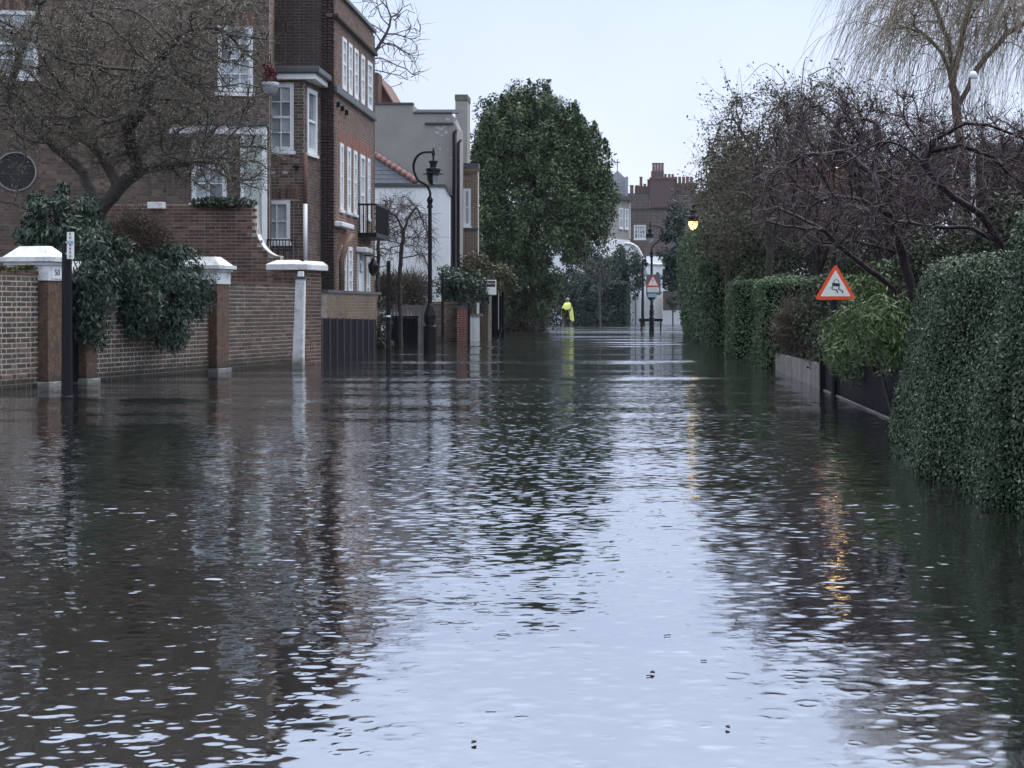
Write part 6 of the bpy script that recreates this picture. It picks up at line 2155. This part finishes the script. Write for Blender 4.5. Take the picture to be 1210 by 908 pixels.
MB().tube([fp, hdt, hdt + Vector((0, 0, .12))], .016, 6).build('fork', M['black'], bk)
hb_ = hdt + Vector((0, 0, .13))
MB().tube([hb_ - sd_ * .28 - hd * .05, hb_ - sd_ * .12, hb_ + sd_ * .12, hb_ + sd_ * .28 - hd * .05], .014, 6).build('handlebar', M['black'], bk)
sa = C0 - hd * .27 + Vector((0, 0, .92))
MB().hexa([sa + hd * .14 + sd_ * .02, sa + hd * .14 - sd_ * .02, sa - hd * .12 - sd_ * .09, sa - hd * .12 + sd_ * .09,
           sa + hd * .14 + sd_ * .02 + Vector((0, 0, .05)), sa + hd * .14 - sd_ * .02 + Vector((0, 0, .05)), sa - hd * .12 - sd_ * .09 + Vector((0, 0, .07)), sa - hd * .12 + sd_ * .09 + Vector((0, 0, .07))]).build('saddle', M['rubber'], bk)
MB().tube([st_, sa], .014, 6).build('seat_post', M['steel'], bk)

pe = thing('person', tuple(sa), 'cyclist in bright yellow rain cape and grey helmet riding through the flood', 'person')
up = Vector((0, 0, 1))
J = {}
J['pelvis'] = sa + up * .10
J['chest'] = J['pelvis'] + up * .36 + hd * .16
J['neck'] = J['chest'] + up * .17 + hd * .06
J['head'] = J['neck'] + up * .12 + hd * .03
J['crown'] = J['head'] + up * .12
for s_, k in ((1, 'l'), (-1, 'r')):
    J['sh' + k] = J['chest'] + sd_ * s_ * .16 + up * .10
    J['el' + k] = J['chest'] + sd_ * s_ * .24 + hd * .14 - up * .14
    J['ha' + k] = hb_ + sd_ * s_ * .24 - hd * .03 + up * .02
    J['hip' + k] = J['pelvis'] + sd_ * s_ * .10
    kneez = .08 if s_ > 0 else -.16
    J['kn' + k] = J['pelvis'] + sd_ * s_ * .13 + hd * .34 - up * (.26 - kneez)
    ft = bb + sd_ * s_ * .13 + up * (.17 if s_ > 0 else -.14) + hd * .04
    J['an' + k] = ft + up * .07 - hd * .05
    J['to' + k] = ft + hd * .12 + up * .02
order = list(J)
edges = [('pelvis', 'chest'), ('chest', 'neck'), ('neck', 'head'), ('head', 'crown')]
for k in 'lr':
    edges += [('chest', 'sh' + k), ('sh' + k, 'el' + k), ('el' + k, 'ha' + k), ('pelvis', 'hip' + k), ('hip' + k, 'kn' + k), ('kn' + k, 'an' + k), ('an' + k, 'to' + k)]
rad = {'pelvis': .15, 'chest': .16, 'neck': .06, 'head': .095, 'crown': .075, 'sh': .07, 'el': .05, 'ha': .042, 'hip': .1, 'kn': .065, 'an': .045, 'to': .035}
me = bpy.data.meshes.new('body')
o0 = OFF[pe]
me.from_pydata([tuple(J[k] - o0) for k in order], [(order.index(a), order.index(b)) for a, b in edges], [])
bo = link_mesh('body', me, pe, o0)
bo.modifiers.new('skin', 'SKIN')
for i, k in enumerate(order):
    q = rad.get(k, rad.get(k[:-1], .05))
    me.skin_vertices[0].data[i].radius = (q, q)
me.skin_vertices[0].data[0].use_root = True
ss = bo.modifiers.new('subdiv', 'SUBSURF')
ss.levels = ss.render_levels = 2
dg_ = bpy.context.evaluated_depsgraph_get()
me2 = bpy.data.meshes.new_from_object(bo.evaluated_get(dg_))
bo.modifiers.clear()
bo.data = me2
me2.materials.clear()
me2.materials.append(M['cloth_dark'])
me2.materials.append(M['skin'])
hz = (J['neck'] - o0).z + .02
for p in me2.polygons:
    p.use_smooth = True
    if p.center.z > hz or any((p.center - (J['ha' + k] - o0)).length < .07 for k in 'lr'):
        p.material_index = 1
# cape: a wide drape from the neck over arms and handlebar, longer at the back
vs, fs = [], []
K, Rr = 28, 8
for j in range(Rr):
    f = j / (Rr - 1)
    for i in range(K):
        th = 2 * math.pi * i / K
        fw = math.cos(th)
        sdv = math.sin(th)
        reach = .09 + f ** .75 * (.34 if fw > 0 else .24) * (1 + .06 * math.sin(th * 7))
        wid = .08 + f ** .6 * .28 * (1 + .06 * math.sin(th * 7))
        drop = .10 + f * (.30 if fw > .35 and sdv < .75 else .98) + .06 * f * math.sin(th * 5)
        c = J['neck'] + up * .06
        vs.append(c + hd * fw * reach + sd_ * sdv * wid - up * (drop * f ** .8))
for j in range(Rr - 1):
    for i in range(K):
        i2 = (i + 1) % K
        fs.append((j * K + i, j * K + i2, (j + 1) * K + i2, (j + 1) * K + i))
MB().add(vs, fs).build('cape', M['yellow'], pe, smooth=True)
hc = J['head'] + up * .05
MB().lathe(hc.x, hc.y, [(.125, hc.z + .02), (.12, hc.z + .07), (.09, hc.z + .12), (.04, hc.z + .15)], 14).build('helmet', M['helmet'], pe, smooth=True)
fc = J['head'] + hd * .095
g = MB()
g.hexa([fc + sd_ * .012 + up * -.03, fc - sd_ * .012 + up * -.03, fc - sd_ * .01 + hd * .025 - up * .025, fc + sd_ * .01 + hd * .025 - up * .025,
        fc + sd_ * .006 + up * .02, fc - sd_ * .006 + up * .02, fc - sd_ * .005 + hd * .008 + up * .02, fc + sd_ * .005 + hd * .008 + up * .02])
g.build('nose', M['skin'], pe)

# ------------------------------------------------------------------ a few leaves and twigs drifting on the water
drift = [(780, 604, 'curled dark leaf'), (789, 752, 'small bent twig'), (768, 800, 'broken dark twig'), (771, 797, 'tiny brown leaf'), (870, 735, 'dark wet leaf'), (832, 782, 'thin brown seed pod'), (655, 690, 'short black twig'), (860, 862, 'small round leaf'), (560, 880, 'long narrow leaf')]
rr = random.Random(9)
for x, y, what in drift:
    D = F * H / (y - CY)
    X = PX(x, D)
    a = rr.uniform(0, 3.1)
    L_ = rr.uniform(.008, .016)
    d = Vector((math.cos(a), math.sin(a), 0))
    n_ = Vector((-d.y, d.x, 0))
    c = Vector((X, D, .004))
    tw_ = 'twig' in what or 'pod' in what
    m_ = MB()
    if tw_:
        m_.tube([c - d * L_, c + n_ * .004, c + d * L_ * .8], .002, 5)
    else:
        k = 8
        vs = [c + d * (L_ * math.cos(2 * math.pi * i / k)) + n_ * (L_ * .5 * math.sin(2 * math.pi * i / k)) + up * (.006 * abs(math.sin(2 * math.pi * i / k))) for i in range(k)]
        m_.prism(vs, (0, 0, .0015))
    tag(m_.build('drifting_twig' if tw_ else 'drifting_leaf', M['bark'], None, loc=tuple(c)), what + ' drifting on the smooth water', 'twig' if tw_ else 'leaf', 'debris drifting on the water')
# ------------------------------------------------------------------ rainy air
hm = bpy.data.materials.new('rain_haze')
hm.use_nodes = True
ht = hm.node_tree
ht.nodes.clear()
ho = ht.nodes.new('ShaderNodeOutputMaterial')
hv = ht.nodes.new('ShaderNodeVolumePrincipled')
hv.inputs['Color'].default_value = (0.86, 0.90, 0.97, 1)
hv.inputs['Density'].default_value = 0.00015
hv.inputs['Anisotropy'].default_value = 0.2
ht.links.new(hv.outputs[0], ho.inputs['Volume'])
mb = MB().box(-90, 90, -30, 260, -1.6, 26)
hz_ = mb.build('haze', hm, None, loc=(0, 100, 0))
hz_['kind'] = 'stuff'
